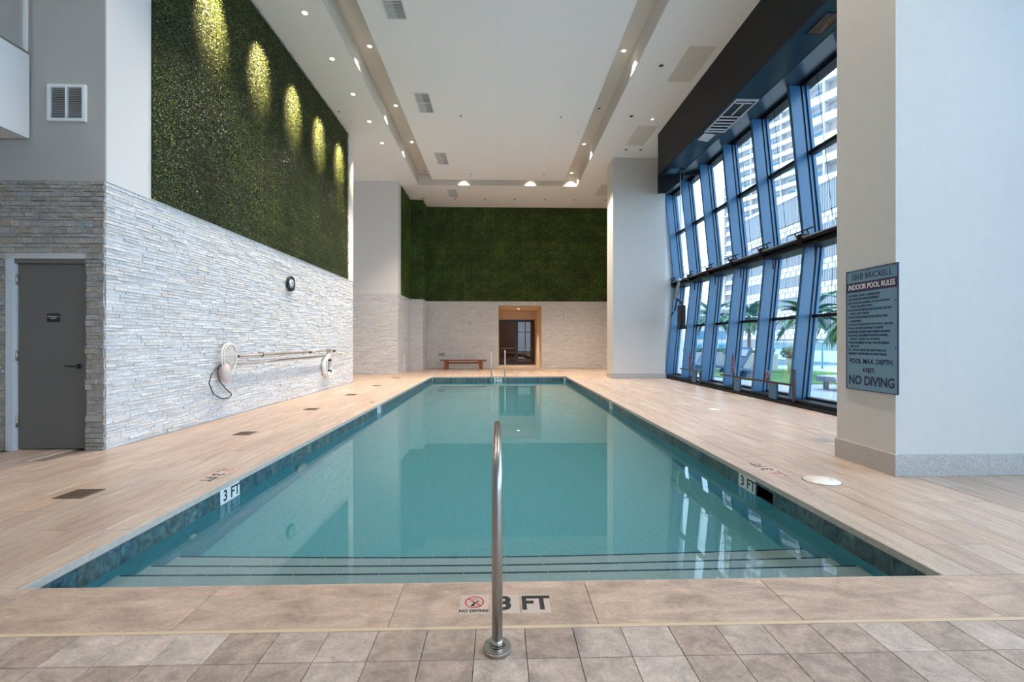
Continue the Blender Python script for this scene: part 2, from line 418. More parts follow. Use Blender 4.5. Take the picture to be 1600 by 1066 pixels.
# stone lip and waterline tiles
for (a, b, c, d) in ((PXL - .02, PXL + .004, PY0, PY1), (PXR - .004, PXR + .02, PY0, PY1), (PXL, PXR, PY1 - .004, PY1 + .02), (PXL, PXR, PY0 - .02, PY0 + .004)):
    pin(wbox('coping_lip', M['lip'], a, b, c, d, -.052, -.002, pool))
tile = {}
for ax in 'xy':
    w = .161
    tile[ax] = (MB().box(-.006, .006, -w / 2, w / 2, -.075, .075) if ax == 'x' else MB().box(-w / 2, w / 2, -.006, .006, -.075, .075))
    me = D.meshes.new('waterline_tile'); me.from_pydata(tile[ax].v, [], tile[ax].f); me.materials.append(M['pool_tile']); tile[ax] = me
def put_tile(ax, loc):
    o = D.objects.new('waterline_tile', tile[ax]); C.objects.link(o); o.parent = pool; o.location = Vector(loc) - Vector((0, 2.63, -1.12))
y = PY0 + .09; back = MB()
marks_l = (4.6175, 10.2275); marks_r = (4.7825, 10.7225)
while y < PY1 - .05:
    if not any(abs(y - m) < .1 for m in marks_l): put_tile('x', (PXL + .004, y, -.13))
    if not any(abs(y - m) < .1 for m in marks_r) and not 4.28 < y < 4.6: put_tile('x', (PXR - .004, y, -.13))
    y += .165
x = PXL + .1
while x < PXR - .05:
    if not -.2 < x < .1: put_tile('y', (x, PY1 - .004, -.13))
    if x < 99: put_tile('y', (x, PY0 + .004, -.13))
    x += .165
for (a, b, c, d) in ((PXL - .05, PXL, PY0, PY1), (PXR, PXR + .05, PY0, 4.28), (PXR, PXR + .05, 4.62, PY1), (PXL, PXR, PY1, PY1 + .05), (PXL, PXR, PY0 - .05, PY0)):
    pin(wbox('grout_bed', M['marker_w'], a, b, c, d, -.21, -.05, pool))
# skimmer
sk = MB(); sk.box(PXR + .004, PXR + .25, 4.28, 4.62, -.215, -.205).box(PXR + .25, PXR + .26, 4.27, 4.63, -.215, -.03).box(PXR + .0, PXR + .25, 4.27, 4.28, -.21, -.03).box(PXR, PXR + .25, 4.62, 4.63, -.21, -.03)
so = pin(sk.build('skimmer_box', M['black'], pool))
fr = MB().box(PXR - .01, PXR, 4.29, 4.61, -.075, -.052).box(PXR - .01, PXR, 4.29, 4.31, -.2, -.075).box(PXR - .01, PXR, 4.59, 4.61, -.2, -.075)
fr.build('skimmer_frame', M['pool_tile'], so)
# depth markers in the tile band
def band_marker(X, side, yc, a, b):
    xd = (0, 1, 0) if side < 0 else (0, -1, 0)
    n = -side
    for k, (t, dy) in enumerate(((a, -1), (b, 1))):
        yy = yc + dy * xd[1] * .0825
        o = pin(wbox('depth_marker', M['marker_w'], X - .008, X + .008, yy - .08, yy + .08, -.205, -.055, pool))
        text(t, .15, (X + n * .0088, yy, -.125), xd, (0, 0, 1), M['ink'], o, bold=.003)
for m_ in marks_l: band_marker(PXL, -1, m_, '3', 'FT')
for m_ in marks_r: band_marker(PXR, 1, m_, '3', 'FT')
for t, xx in (('4', -.145), ('FT', .02)):
    o = pin(wbox('depth_marker', M['marker_w'], xx - .08, xx + .08, PY1 - .008, PY1 + .008, -.205, -.055, pool))
    text(t, .15, (xx, PY1 - .0088, -.125), (1, 0, 0), (0, 0, 1), M['ink'], o, bold=.003)
# underwater fittings
for yy, zz in ((6.2, -.62), (12, -.62)):
    o = pin(MB().lathe([(0, .0), (.11, .0), (.13, .012), (.14, .03)][::-1], (PXL + .004, yy, zz), 24, 'x').build('pool_light', M['silver'], pool))
pin(MB().lathe([(.04, 0), (.04, .02), (.02, .03), (0, .03)], (PXL, 4.05, -.55), 16, 'x').build('inlet_fitting', M['white_metal'], pool))
wmb = MB(); wmb.face((PXL - .0, PY0 - .0, WZ), (PXR, PY0, WZ), (PXR, PY1, WZ), (PXL, PY1, WZ))
water = tag(wmb.build('pool_water', M['water']), 'still clear turquoise water filling the pool', 'water', kind='stuff')

# markers set in the deck
def deck_marker(cx, cy, xd, yd, name_lbl):
    xd = Vector(xd); yd = Vector(yd); t = .155
    def quad(cxx, h=.0012, w=.152, d=.172):
        mb = MB(); c = Vector((cx, cy, 0)) + xd * cxx; a = xd * w / 2; b = yd * d / 2
        mb.hexa([tuple(c - a - b + Vector((0, 0, z))) if k == 0 else tuple(c + (a if k in (1, 2) else -a) + (b if k in (2, 3) else -b) + Vector((0, 0, z))) for z in (-.01, h) for k in range(4)])
        return mb.build('marker_tile', M['marker'], floor)
    o = quad(-.163)
    c = Vector((cx, cy, .0018)) - xd * .163
    ring = MB(); n = 32; cc = c + yd * .018
    for k in range(n):
        a0, a1 = 2 * PI * k / n, 2 * PI * (k + 1) / n
        f = lambda a, r: tuple(cc + xd * math.cos(a) * r * .95 + yd * math.sin(a) * r)
        ring.face(f(a0, .046), f(a1, .046), f(a1, .054), f(a0, .054))
    d = (xd + yd * -1).normalized(); e = (xd + yd).normalized() * .004
    ring.face(cc - d * .05 - e, cc + d * .05 - e, cc + d * .05 + e, cc - d * .05 + e)
    ring.build('prohibition_ring', M['red'], o)
    fig = MB(); z = Vector((0, 0, -.0002))
    def seg(p, q, w):
        P = cc + z + xd * p[0] + yd * p[1]; Q = cc + z + xd * q[0] + yd * q[1]; u = (Q - P).normalized(); v = Vector((-u.y, u.x, 0)) * w
        fig.face(P - v, Q - v, Q + v, P + v)
    seg((-.012, -.034), (.002, -.006), .007); seg((.0, -.008), (.024, .014), .004); seg((-.02, -.034), (.012, -.034), .003)
    seg((-.034, .0), (-.01, .002), .0012); seg((.012, -.004), (.036, -.002), .0012); seg((-.014, .026), (.014, .026), .0015); seg((-.012, .032), (.012, .032), .001)
    fig.build('diver_figure', M['ink'], o)
    text('NO DIVING', .034, c - yd * .062, xd, yd, M['ink'], o, bold=.0012, sx=.86, ext=.0002)
    for tt, k in (('3', 0), ('FT', .163)):
        o = quad(k)
        text(tt, .17, Vector((cx, cy, .0015)) + xd * k, xd, yd, M['ink'], o, bold=.006, ext=.0003, sx=.85 if tt == 'FT' else .95)
deck_marker(.027, 2.408, (1, 0, 0), (0, 1, 0), '')
deck_marker(-2.97, 4.83, (0, -1, 0), (1, 0, 0), '')
deck_marker(2.93, 4.87, (0, 1, 0), (-1, 0, 0), '')
deck_marker(-2.97, 10.6, (0, -1, 0), (1, 0, 0), '')
# drain grates
def grate(x, y, mat, lab, i):
    o = empty('floor_drain', (x, y, 0), lab, 'drain', 'square drain grates in the deck')
    MB().box(-.125, .125, -.125, .125, .0006, .002).build('drain_tray', M['black'], o)
    f = MB()
    for a, b, c, d in ((-.127, .127, -.127, -.11), (-.127, .127, .11, .127), (-.127, -.11, -.11, .11), (.11, .127, -.11, .11)): f.box(a, b, c, d, .0008, .006)
    f.build('rim', mat, o)
    f = MB()
    for k in range(9): f.box(-.11, .11, -.1 + k * .0235, -.087 + k * .0235, .002, .0055)
    tag(f.build('grate_bars', mat, o), kind='stuff')
for i, (x, y, lab) in enumerate(((-3.86, 4.25, 'large bronze drain grate in the left deck, nearest the entry steps'), (-3.88, 6.98, 'bronze drain grate in the left deck, second from the front'),
        (-3.9, 9.46, 'bronze drain grate in the left deck below the wall clock and pole'), (-3.92, 12.0, 'bronze drain grate in the left deck before the ring buoy'),
        (-3.92, 14.45, 'bronze drain grate in the left deck near the end of the stone wall'), (-3.98, 17.5, 'farthest bronze drain grate in the left deck beside the recess'))):
    grate(x, y, M['drain'], lab, i)
for x, y, lab in ((4.59, 6.3, 'grey drain grate in the right deck beside the big pillar'), (4.32, 12.2, 'grey drain grate halfway along the right deck'), (4.6, 15.4, 'small grey drain grate in front of the far column')):
    grate(x, y, M['granite'], lab, 0)
def lid(x, y, r, lab):
    o = empty('deck_manhole', (x, y, 0), lab, 'manhole')
    MB().lathe([(r, .0006), (r, .004), (r - .004, .005), (r - .008, .003)], (0, 0, 0), 40).build('rim', M['steel_b'], o)
    MB().lathe([(r - .009, .0006), (r - .009, .005), (0, .006)], (0, 0, 0), 40).build('cover', M['lid'], o)
    for s in (-1, 1): MB().lathe([(.012, .005), (.012, .0068), (0, .0068)], (s * r * .6, 0, 0), 10).build('screw', M['steel_b'], o)
lid(3.24, 4.46, .172, 'large round white skimmer lid in the right deck near the pool edge')
lid(4.40, 9.2, .13, 'small round white lid farther along the right deck')

# ------------------------------------------------------------------ stone cladding
def cladding(wall, O, u, n, rects, holes, hmin, hmax, lmin, lmax, mat, parts=300, depth=.018, seed=1):
    rr = random.Random(seed); O = Vector(O); u = Vector(u); n = Vector(n); up = Vector((0, 0, 1)); st = []
    for (u0, u1, v0, v1) in rects:
        v = v0
        while v < v1 - .004:
            h = min(rr.uniform(hmin, hmax), v1 - v)
            if v1 - v - h < hmin * .6: h = v1 - v
            segs = [(u0, u1)]
            for (a, b, c, d) in holes:
                if v + h > c + .001 and v < d - .001:
                    ns = []
                    for s0, s1 in segs:
                        if s0 < a: ns.append((s0, min(a, s1)))
                        if s1 > b: ns.append((max(b, s0), s1))
                    segs = [q for q in ns if q[1] - q[0] > .01]
            for s0, s1 in segs:
                x = s0
                while x < s1 - .002:
                    l = min(rr.uniform(lmin, lmax), s1 - x)
                    if s1 - x - l < lmin * .5: l = s1 - x
                    d = depth * rr.choice([.3, .5, .7, 1, 1.2]); c = O + u * (x + l / 2) + up * (v + h / 2)
                    p = pxl(*c); s = 0
                    if p and -30 < p[0] < 1630 and -30 < p[1] < 1100:
                        q0 = pxl(*(O + u * x + up * v)); q1 = pxl(*(O + u * (x + l) + up * v))
                        if q0 and q1: s = abs(q1[0] - q0[0]) * (h / .06)
                    st.append((s, x, x + l, v, v + h, d)); x += l
            v += h
    st.sort(key=lambda t: -t[0]); big = MB()
    for k, (s, x0, x1, v0, v1, d) in enumerate(st):
        mb = MB() if (k < parts and s >= 9) else big
        g = .0012; i = len(mb.v); t = [d + rr.uniform(-.006, .006) for _ in range(4)]; cc = min(.006, (v1 - v0) * .15)
        P = lambda a, b, w: tuple(O + u * a + up * b + n * w)
        mb.v += [P(x0 + g, v0 + g, 0), P(x1 - g, v0 + g, 0), P(x1 - g, v1 - g, 0), P(x0 + g, v1 - g, 0),
                 P(x0 + g + cc * .3, v0 + g + cc, t[0]), P(x1 - g - cc * .3, v0 + g + cc, t[1]), P(x1 - g - cc * .3, v1 - g - cc * .5, t[2]), P(x0 + g + cc * .3, v1 - g - cc * .5, t[3])]
        for f in ((4, 5, 6, 7), (0, 1, 5, 4), (1, 2, 6, 5), (2, 3, 7, 6), (3, 0, 4, 7)):
            mb.f.append(tuple(i + q for q in f)); mb.sm.append(False)
        if mb is not big: mb.build('stone', mat, wall)
    if big.v: tag(big.build('stone_cladding', mat, wall), kind='stuff')

SH = 3.47
# left wall: long face X=-5.08
wl = MB().box(-5.6, -5.105, 6.3, 15.8, -.01, SH).box(-5.2, -5.105, 5.97, 6.3, -.01, SH).build('wall_left', M['stone_back'])
tag(wl, 'long left wall with white split-face stone below and plaster above', 'wall', kind='structure')
wbox('upper_plaster', M['plaster'], -5.6, -5.085, 5.975, 15.8, SH, HC, wl)
cladding(wl, (-5.105, 5.95, 0), (0, 1, 0), (1, 0, 0), [(0, 9.85, 0, SH)], [], .036, .052, .12, .42, M['white_stone'], depth=.014, seed=2)
cladding(wl, (-5.6, 15.8, 0), (1, 0, 0), (0, 1, 0), [(0, .5, 0, SH)], [], .036, .052, .12, .3, M['white_stone'], parts=0, seed=12)
# wall with the door, facing the camera
wd = MB().box(-9.4, -6.35, 5.972, 6.3, 0, SH).box(-5.33, -5.2, 5.972, 6.3, 0, SH).box(-6.35, -5.33, 5.972, 6.3, 2.47, SH).box(-5.2, -5.125, 5.972, 5.98, 0, SH).build('wall_front_left', M['stone_back'])
tag(wd, 'short wall facing the deck, split-face stone around the door and plaster above, shade put into their colour', 'wall', kind='structure')
wbox('upper_plaster', M['plaster2'], -9.4, -5.088, 5.96, 6.3, SH, HC, wd)
cladding(wd, (-7.2, 5.972, 0), (1, 0, 0), (0, -1, 0), [(0, 2.115, 0, SH)], [(.85, 1.87, -1, 2.465)], .035, .09, .06, .22, M['shaded_stone'], depth=.026, seed=3)
# recess wall, box and back wall
wr = MB().box(-7.5, -4.425, 19.672, 19.95, 0, SH).build('wall_recess', M['stone_back'])
tag(wr, 'recessed wall beyond the left wall, stone below and plain plaster above', 'wall', kind='structure')
wbox('upper_plaster', M['plaster'], -7.5, -4.405, 19.66, 19.95, SH, HC, wr)
cladding(wr, (-7.5, 19.672, 0), (1, 0, 0), (0, -1, 0), [(0, 3.085, 0, SH)], [], .036, .052, .12, .35, M['white_stone'], parts=0, seed=4)
ws = MB().box(-4.9, -4.425, 19.951, 23.6, 0, SH).box(-4.4, -3.775, 22.225, 23.6, 0, SH).build('wall_left_far', M['stone_back'])
tag(ws, 'far left corner walls with white stone below the hedge', 'wall', kind='structure')
wbox('upper_plaster', M['plaster'], -4.9, -4.405, 19.951, 23.6, SH, HC, ws)
wbox('upper_plaster', M['plaster'], -4.4, -3.79, 22.24, 23.6, SH, HC, ws)
cladding(ws, (-4.425, 19.655, 0), (0, 1, 0), (1, 0, 0), [(0, 2.565, 0, SH)], [(1.0, 1.55, .02, .85)], .036, .052, .12, .35, M['white_stone'], parts=0, seed=5)
cladding(ws, (-4.41, 22.225, 0), (1, 0, 0), (0, -1, 0), [(0, .64, 0, SH)], [], .036, .052, .12, .35, M['white_stone'], parts=0, seed=6)
cladding(ws, (-3.775, 22.2, 0), (0, 1, 0), (1, 0, 0), [(0, 1.16, 0, SH)], [], .036, .052, .12, .35, M['white_stone'], parts=0, seed=7)
wbk = MB().box(-4.4, -.09, 23.375, 23.7, 0, SH).box(2.17, 6.95, 23.375, 23.7, 0, SH).box(-.09, 2.17, 23.375, 23.7, 3.25, SH).build('wall_back', M['stone_back'])
tag(wbk, 'back wall of white split-face stone with a doorway niche', 'wall', kind='structure')
wbox('upper_plaster', M['plaster'], -4.4, 6.95, 23.38, 23.7, SH, HC, wbk)
cladding(wbk, (-3.76, 23.375, 0), (1, 0, 0), (0, -1, 0), [(0, 10.6, 0, SH)], [(3.67, 5.94, -1, 3.25)], .036, .052, .12, .35, M['white_stone'], parts=0, seed=8)
# side and rear enclosure (outside the frame)
tag(MB().box(-7.8, -7.5, 15.8, 19.95, 0, HC).box(-9.4, -5.6, 15.6, 15.8, 0, HC).box(-9.8, -9.4, -6.3, 15.8, 0, HC).build('wall_left_side', M['plaster']), 'plain plaster side walls of the corridor on the left', 'wall', kind='structure')
wf = MB().box(-9.8, 2.2, -6.5, -6.2, 0, HC).box(2.2, 7.3, -6.5, -6.2, 5.4, HC).box(2.2, 7.3, -6.5, -6.2, 0, .1).build('wall_rear', M['plaster'])
tag(wf, 'rear wall behind the viewpoint framing a tall window', 'wall', kind='structure')
w2 = empty('window_2', (0, -6.35, .1), 'tall glazed window behind the viewpoint', 'window', kind='structure')
for k in range(5):
    x = 2.25 + k * 1.23
    MB().box(x - .05, x + .05, -.12, .12, 0, 5.3).build('mullion', M['blue'], w2)
for z in (2.6,): MB().box(2.2, 7.3, -.05, .05, z - .04, z + .04).build('transom', M['blue'], w2)
MB().face((2.2, 0, 0), (7.3, 0, 0), (7.3, 0, 5.3), (2.2, 0, 5.3)).build('pane', M['glass'], w2)

# ------------------------------------------------------------------ ceiling with raised tray channel
ce = MB(); CH = .5
M['channel'] = simple('channel_shade_tone', (.70, .67, .62), .8)  # shade inside the raised channel is put into this darker colour
X0, X1, Y1c = -3.59, 3.43, 20.1; XI0, XI1, YI1 = -2.91, 2.80, 19.42
ce.box(-9.8, X0 - .02, -6.5, 24, HC, HC + .7).box(X1 + .02, 7.4, -6.5, 24, HC, HC + .7).box(X0 - .02, X1 + .02, Y1c + .02, 24, HC, HC + .7).box(X0 - .02, X1 + .02, -6.5, -4.1, HC, HC + .7)
ceil = tag(ce.build('ceiling', M['ceil']), 'high white ceiling with a raised channel around the centre panel', 'ceiling', kind='structure')
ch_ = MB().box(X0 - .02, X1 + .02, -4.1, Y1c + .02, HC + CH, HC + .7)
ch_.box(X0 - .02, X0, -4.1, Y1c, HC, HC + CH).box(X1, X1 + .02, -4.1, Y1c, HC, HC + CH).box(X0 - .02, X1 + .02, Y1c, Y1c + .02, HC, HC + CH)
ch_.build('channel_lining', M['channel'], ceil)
# centre panels, jointed
for k in range(4):
    ya, yb = -3.4 + k * 5.705, -3.4 + (k + 1) * 5.705
    MB().box(XI0, (XI0 + XI1) / 2 - .001, ya, yb - .002, HC, HC + CH - .002).build('ceiling_panel', M['ceil'], ceil)
    MB().box((XI0 + XI1) / 2 + .001, XI1, ya, yb - .002, HC, HC + CH - .002).build('ceiling_panel', M['ceil'], ceil)
# ------------------------------------------------------------------ hedge walls
def mat_mesh(seed, mt='hedge'):
    rr = random.Random(seed); v = []; f = []; mi = []
    v += [(0, 0, 0), (.5, 0, 0), (.5, .5, 0), (0, .5, 0)]; f.append((0, 1, 2, 3)); mi.append(1)
    for k in range(1150):
        x, y, z = rr.uniform(-.008, .508), rr.uniform(-.008, .508), rr.uniform(.004, .055)
        a = rr.uniform(0, 2 * PI); t = rr.uniform(-.9, .9); l = rr.uniform(.016, .03); w = l * .55
        d = Vector((math.cos(a), math.sin(a), t)).normalized(); s = Vector((-math.sin(a), math.cos(a), rr.uniform(-.5, .5))).normalized()
        p = Vector((x, y, z)); i = len(v)
        v += [tuple(p - d * l * .5), tuple(p + s * w * .5), tuple(p + d * l * .5), tuple(p - s * w * .5)]
        f.append((i, i + 1, i + 2, i + 3)); mi.append(0)
    me = D.meshes.new('hedge_mat'); me.from_pydata(v, [], f); me.materials.append(M[mt]); me.materials.append(M['hedge_in'])
    me.polygons.foreach_set('material_index', mi); me.update(); return me
mats = [mat_mesh(100 + k) for k in range(4)]; mats_far = [mat_mesh(200 + k, 'hedge_far') for k in range(4)]
def hedge(root, O, u, n, L, z0=SH + .02, z1=HC - .002, meshes=None):
    O = Vector(O); u = Vector(u); n = Vector(n); up = Vector((0, 0, 1))
    bb = MB(); a, b = O + n * .0015 + up * z0, O + n * .0015 + u * L + up * z0; hh = up * (z1 - z0)
    bb.hexa([a, b, b + n * .003, a + n * .003, a + hh, b + hh, b + n * .003 + hh, a + n * .003 + hh]).build('backing_board', M['hedge_in'], root)
    nu = max(1, round(L / .5)); nv = round((z1 - z0) / .5); su = L / nu / .5; sv = (z1 - z0) / nv / .5
    for i in range(nu):
        for j in range(nv):
            o = D.objects.new('hedge_panel', R.choice(meshes or mats_far)); C.objects.link(o); o.parent = root
            m = Matrix((u * su, up * sv, n * R.uniform(.85, 1.15))).transposed().to_4x4()
            m.translation = O + n * .005 + u * (L * i / nu) + up * (z0 + (z1 - z0) * j / nv)
            o.matrix_local = m
h1 = empty('green_wall', (0, 0, 0), 'large artificial boxwood green wall high on the left wall, lit by yellow spots', 'green wall')
hedge(h1, (-5.083, 15.22, 0), (0, -1, 0), (1, 0, 0), 8.5, meshes=mats)
h2 = empty('green_wall', (0, 0, 0), 'dark artificial boxwood green wall above the stone on the back wall', 'green wall')
hedge(h2, (-3.80, 23.378, 0), (1, 0, 0), (0, -1, 0), 10.5)
h3 = empty('green_wall', (0, 0, 0), 'narrow green wall wrapping the far left corner box', 'green wall')
hedge(h3, (-4.403, 22.2, 0), (0, -1, 0), (1, 0, 0), 1.98)
hedge(h3, (-4.39, 22.238, 0), (1, 0, 0), (0, -1, 0), .64)
hedge(h3, (-3.788, 23.3, 0), (0, -1, 0), (1, 0, 0), 1.06)

# ------------------------------------------------------------------ niche and glass doors
nic = MB(); nic.box(-.35, -.06, 23.4, 28, 0, 3.25).box(2.15, 2.45, 23.4, 28, 0, 3.25).box(-.35, 2.45, 23.4, 28, 3.25, 3.5).box(-.06, 2.15, 27.5, 27.8, 2.75, 3.25)
tag(nic.build('wall_niche', M['tan']), 'warm tan walls and lintel of the doorway niche in the back wall', 'wall', kind='structure')
dr = empty('door_2', (-.04, 27.55, 0), 'dark bronze framed double glass door in the lit niche', 'door', kind='structure')
for x0, x1 in ((.0, 1.05), (1.06, 2.14)):
    f = MB(); f.box(x0, x0 + .09, 0, .05, .02, 2.74).box(x1 - .09, x1, 0, .05, .02, 2.74).box(x0 + .09, x1 - .09, 0, .05, .02, .16).box(x0 + .09, x1 - .09, 0, .05, 2.6, 2.74)
    lf = f.build('door_leaf', M['bronze'], dr)
    MB().box(x0 + .09, x1 - .09, .02, .03, .16, 2.6).build('pane', M['door_glass'], lf)
    MB().tube([(x0 + .1, -.06, 1.0), (x1 - .1, -.06, 1.0)], .02).build('push_bar', M['steel'], lf)
wi = MB(); wi.box(-1.5, 4, 32, 32.2, 0, 3.4).box(-1.7, -1.5, 28, 32, 0, 3.4).box(4, 4.2, 28, 32, 0, 3.4).box(-1.5, 4, 27.9, 32, 3.3, 3.5).box(-1.5, 4, 27.82, 32, -.2, 0).box(-1.5, -.06, 27.7, 27.85, 0, 3.4).box(2.15, 4, 27.7, 27.85, 0, 3.4)
tag(wi.build('wall_lobby', M['wood_int']), 'brown panelled lobby seen through the glass doors', 'wall', kind='structure')
lob = empty('ceiling_light', (1.2, 30, 3.29), 'lobby ceiling light behind the glass doors', 'light')
MB().lathe([(.12, 0), (.12, -.02), (.1, -.025), (0, -.025)], (0, 0, 0), 20).build('lens', simple('lobby_lens', (1, 1, 1), .5, emis=((1, .85, .6), 6)), lob)
light('lobby_lamp', 'AREA', (0, 0, -.06), 25, (1, .8, .55), parent=lob, shape='DISK', size=.3)

# ------------------------------------------------------------------ entry door on the left
do = empty('door_1', (-6.33, 5.95, 0), 'grey painted metal door with black lever handle set in shade-toned stone', 'door', kind='structure')
MB().box(0, .09, .0, .3, 0, 2.465).build('frame_jamb', M['jamb'], do)
MB().box(.975, 1.0, .02, .3, 0, 2.465).build('frame_jamb', M['door'], do)
MB().box(.09, .975, .02, .3, 2.41, 2.465).build('frame_head', M['door'], do)
leaf = MB().box(.105, .968, .06, .11, .012, 2.405).build('door_leaf', M['door'], do)
for z in (.36, 1.22, 2.2): MB().box(.075, .115, .045, .062, z - .06, z + .06).tube([(.095, .045, z - .065), (.095, .045, z + .065)], .012).build('hinge', M['steel_b'], leaf)
ha = MB().lathe([(.034, -.0), (.034, -.012), (0, -.012)], (.875, .06, 1.08), 20, 'y').tube([(.875, .05, 1.08), (.875, -.005, 1.08)], .012)
ha.tube([(.885, -.002, 1.08), (.74, -.002, 1.085)], .011)
ha.build('lever_handle', M['black'], leaf)
pq = MB().box(.465, .625, .055, .06, 1.655, 1.765).build('room_plaque', M['black'], leaf)
text('MECHANICAL\nROOM', .024, (.545, .0545, 1.712), (1, 0, 0), (0, 0, 1), M['white_ink'], pq, ext=.0004)
lm = empty('ceiling_light', (-7.9, 2.5, HC), 'added round fixture brightening the mezzanine behind its glass', 'light')
MB().lathe([(.2, -.001), (.2, -.05), (.17, -.07), (0, -.07)], (0, 0, 0), 24).build('lens', M['ceil'], lm)
light('mezzanine_fill', 'AREA', (0, 0, -.1), 70, (1, .92, .85), parent=lm, shape='DISK', size=.4)  # added lamp, only brightens the space behind the mezzanine glass
# wall grille
g = empty('wall_grille', (-5.55, 5.94, 4.46), 'white louvred air grille high on the shade-toned plaster wall', 'vent')
f = MB(); w, h = .235, .235
f.box(-w, w, -.02, .02, -h, -h + .035).box(-w, w, -.02, .02, h - .035, h).box(-w, -w + .035, -.02, .02, -h + .035, h - .035).box(w - .035, w, -.02, .02, -h + .035, h - .035).box(-.008, .008, -.02, .02, -h + .035, h - .035)
f.build('frame', M['white_metal'], g)
MB().box(-w + .03, w - .03, .015, .02, -h + .03, h - .03).build('backing', M['grille'], g)
f = MB()
for k in range(18):
    z = -h + .04 + k * .0222
    for a, b in ((-w + .035, -.008), (.008, w - .035)):
        f.hexa([(a, -.012, z), (b, -.012, z), (b, .012, z + .014), (a, .012, z + .014), (a, -.012, z + .003), (b, -.012, z + .003), (b, .012, z + .017), (a, .012, z + .017)])
tag(f.build('louvre_blades', M['white_metal'], g), kind='stuff')
# mezzanine on the far left
bal = tag(MB().box(-9.4, -6.02, -6.2, 5.94, 4.0, 5.07).build('mezzanine_slab', M['plaster']), 'white edge of the mezzanine slab at the upper left', 'balcony', kind='structure')
mg = empty('window_3', (-6.05, 5.9, 5.07), 'tall glass screen standing on the mezzanine edge', 'window', kind='structure')
MB().box(-.01, .01, -11.9, .0, .02, 3.26).build('pane', M['glass'], mg)
MB().box(-.025, .03, -11.9, .03, 0, .03).build('bottom_channel', M['steel_b'], mg)
MB().box(-.015, .025, .005, .03, .03, 3.27).build('end_channel', M['white_metal'], mg)
tag(MB().box(-9.4, -6.6, 5.9, 5.94, 5.07, HC).box(-9.35, -9.3, -6.1, 5.9, 5.07, HC).build('wall_mezzanine', M['plaster2']), 'grey plaster behind the mezzanine glass', 'wall', kind='structure')

# ------------------------------------------------------------------ pillars
pb = tag(MB().box(4.13, 6.1, 4.6, 5.42, 0, HC).build('pillar', M['pillar']), 'massive white pillar on the right with the pool rules board', 'pillar', kind='structure')
pb2 = tag(MB().box(4.27, 6.26, 16.92, 17.85, 0, HC).build('pillar', M['pillar']), 'tall white column at the far right corner beside the green wall', 'pillar', kind='structure')
def skirt(p, x0, x1, y0, y1, h, cuts, t=.03):
    xs = [x0 - t] + cuts + [x1 + t]
    for a, b in zip(xs, xs[1:]): MB().box(a + .001, b - .001, y0 - t, y0, .0005, h).build('skirting_slab', M['granite'], p, .003)
    MB().box(x0 - t, x0, y0 + .001, y1, .0005, h).build('skirting_slab', M['granite'], p, .003)
skirt(pb, 4.13, 6.1, 4.6, 5.42, .225, [5.1])
skirt(pb2, 4.27, 6.26, 16.92, 17.85, .2, [5.25])

# ------------------------------------------------------------------ curtain wall
XB, XM, XT = 6.47, 6.80, 6.45; ZM, ZT = 3.5, 7.0
def nose(z):
    return XB + (XM - XB) * (z - .14) / (ZM - .14) if z < ZM else XM + (XT - XM) * (z - ZM) / (ZT - ZM)
cw = empty('window_1', (0, 0, 0), 'tall folded curtain wall of blue mullions and clear panes along the right side', 'window', kind='structure')
mull_y = [9.87 + 1.5 * k for k in range(-10, 6)]
def bent(mb, xo0, xo1, y0, y1, za=.13, zb=7.1):
    zs = [za, ZM, zb]
    for a, b in zip(zs, zs[1:]):
        mb.hexa([(nose(a) + xo0, y0, a), (nose(a) + xo1, y0, a), (nose(a) + xo1, y1, a), (nose(a) + xo0, y1, a),
                 (nose(b) + xo0, y0, b), (nose(b) + xo1, y0, b), (nose(b) + xo1, y1, b), (nose(b) + xo0, y1, b)])
    return mb
GX = .36
for y in mull_y:
    mo = bent(MB(), 0, .24, y, y + .09).build('mullion', M['blue'], cw)
    bent(MB(), .242, .275, y + .015, y + .075).build('gasket', M['black'], mo)
    bent(MB(), .277, .335, y - .01, y + .10).build('trim', M['blue2'], mo)
    bent(MB(), .335, .35, y + .015, y + .075).build('gasket', M['black'], mo)
    bent(MB(), .35, .41, y - .045, y + .135).build('pane_frame', M['blue'], mo)
levels = [(.13, 1.97), (1.97, 3.5), (3.75, 5.6), (5.6, 7.14)]
for k, y in enumerate(mull_y):
    y0, y1 = y + .11, y + 1.5 - .02
    for a, b in levels:
        if k == len(mull_y) - 1 and y1 > 18: continue
        MB().face((nose(a) + .38, y0, a + .02), (nose(a) + .38, y1, a + .02), (nose(b) + .38, y1, b - .02), (nose(b) + .38, y0, b - .02)).build('pane', M['glass'], cw)
    for z, hh, xo in ((1.97, .035, .30), (5.6, .045, .28)):
        MB().box(nose(z) + xo, nose(z) + .42, y + .0, y + 1.5, z - hh, z + hh).build('transom', M['dark'], cw)
ya, yb = mull_y[0], mull_y[-1] + .1
bm_ = MB().box(6.84, 7.24, ya, yb, 3.5, 3.76).build('wind_beam', M['dark'], cw)
MB().tube([(6.76, ya, 3.68), (6.76, yb, 3.68)], .045, 10).build('beam_tube', M['dark'], bm_)
MB().box(6.70, 6.715, ya, yb, 3.70, 3.722).build('beam_highlight', M['silver'], bm_)  # silver strip stands in for the highlight along the beam tube
MB().box(6.74, 6.85, ya, yb, 3.5, 3.56).build('beam_shelf', M['dark'], bm_)
for y in mull_y: MB().box(6.70, 6.86, y - .03, y + .13, 3.56, 3.8).build('bracket', M['dark'], bm_)
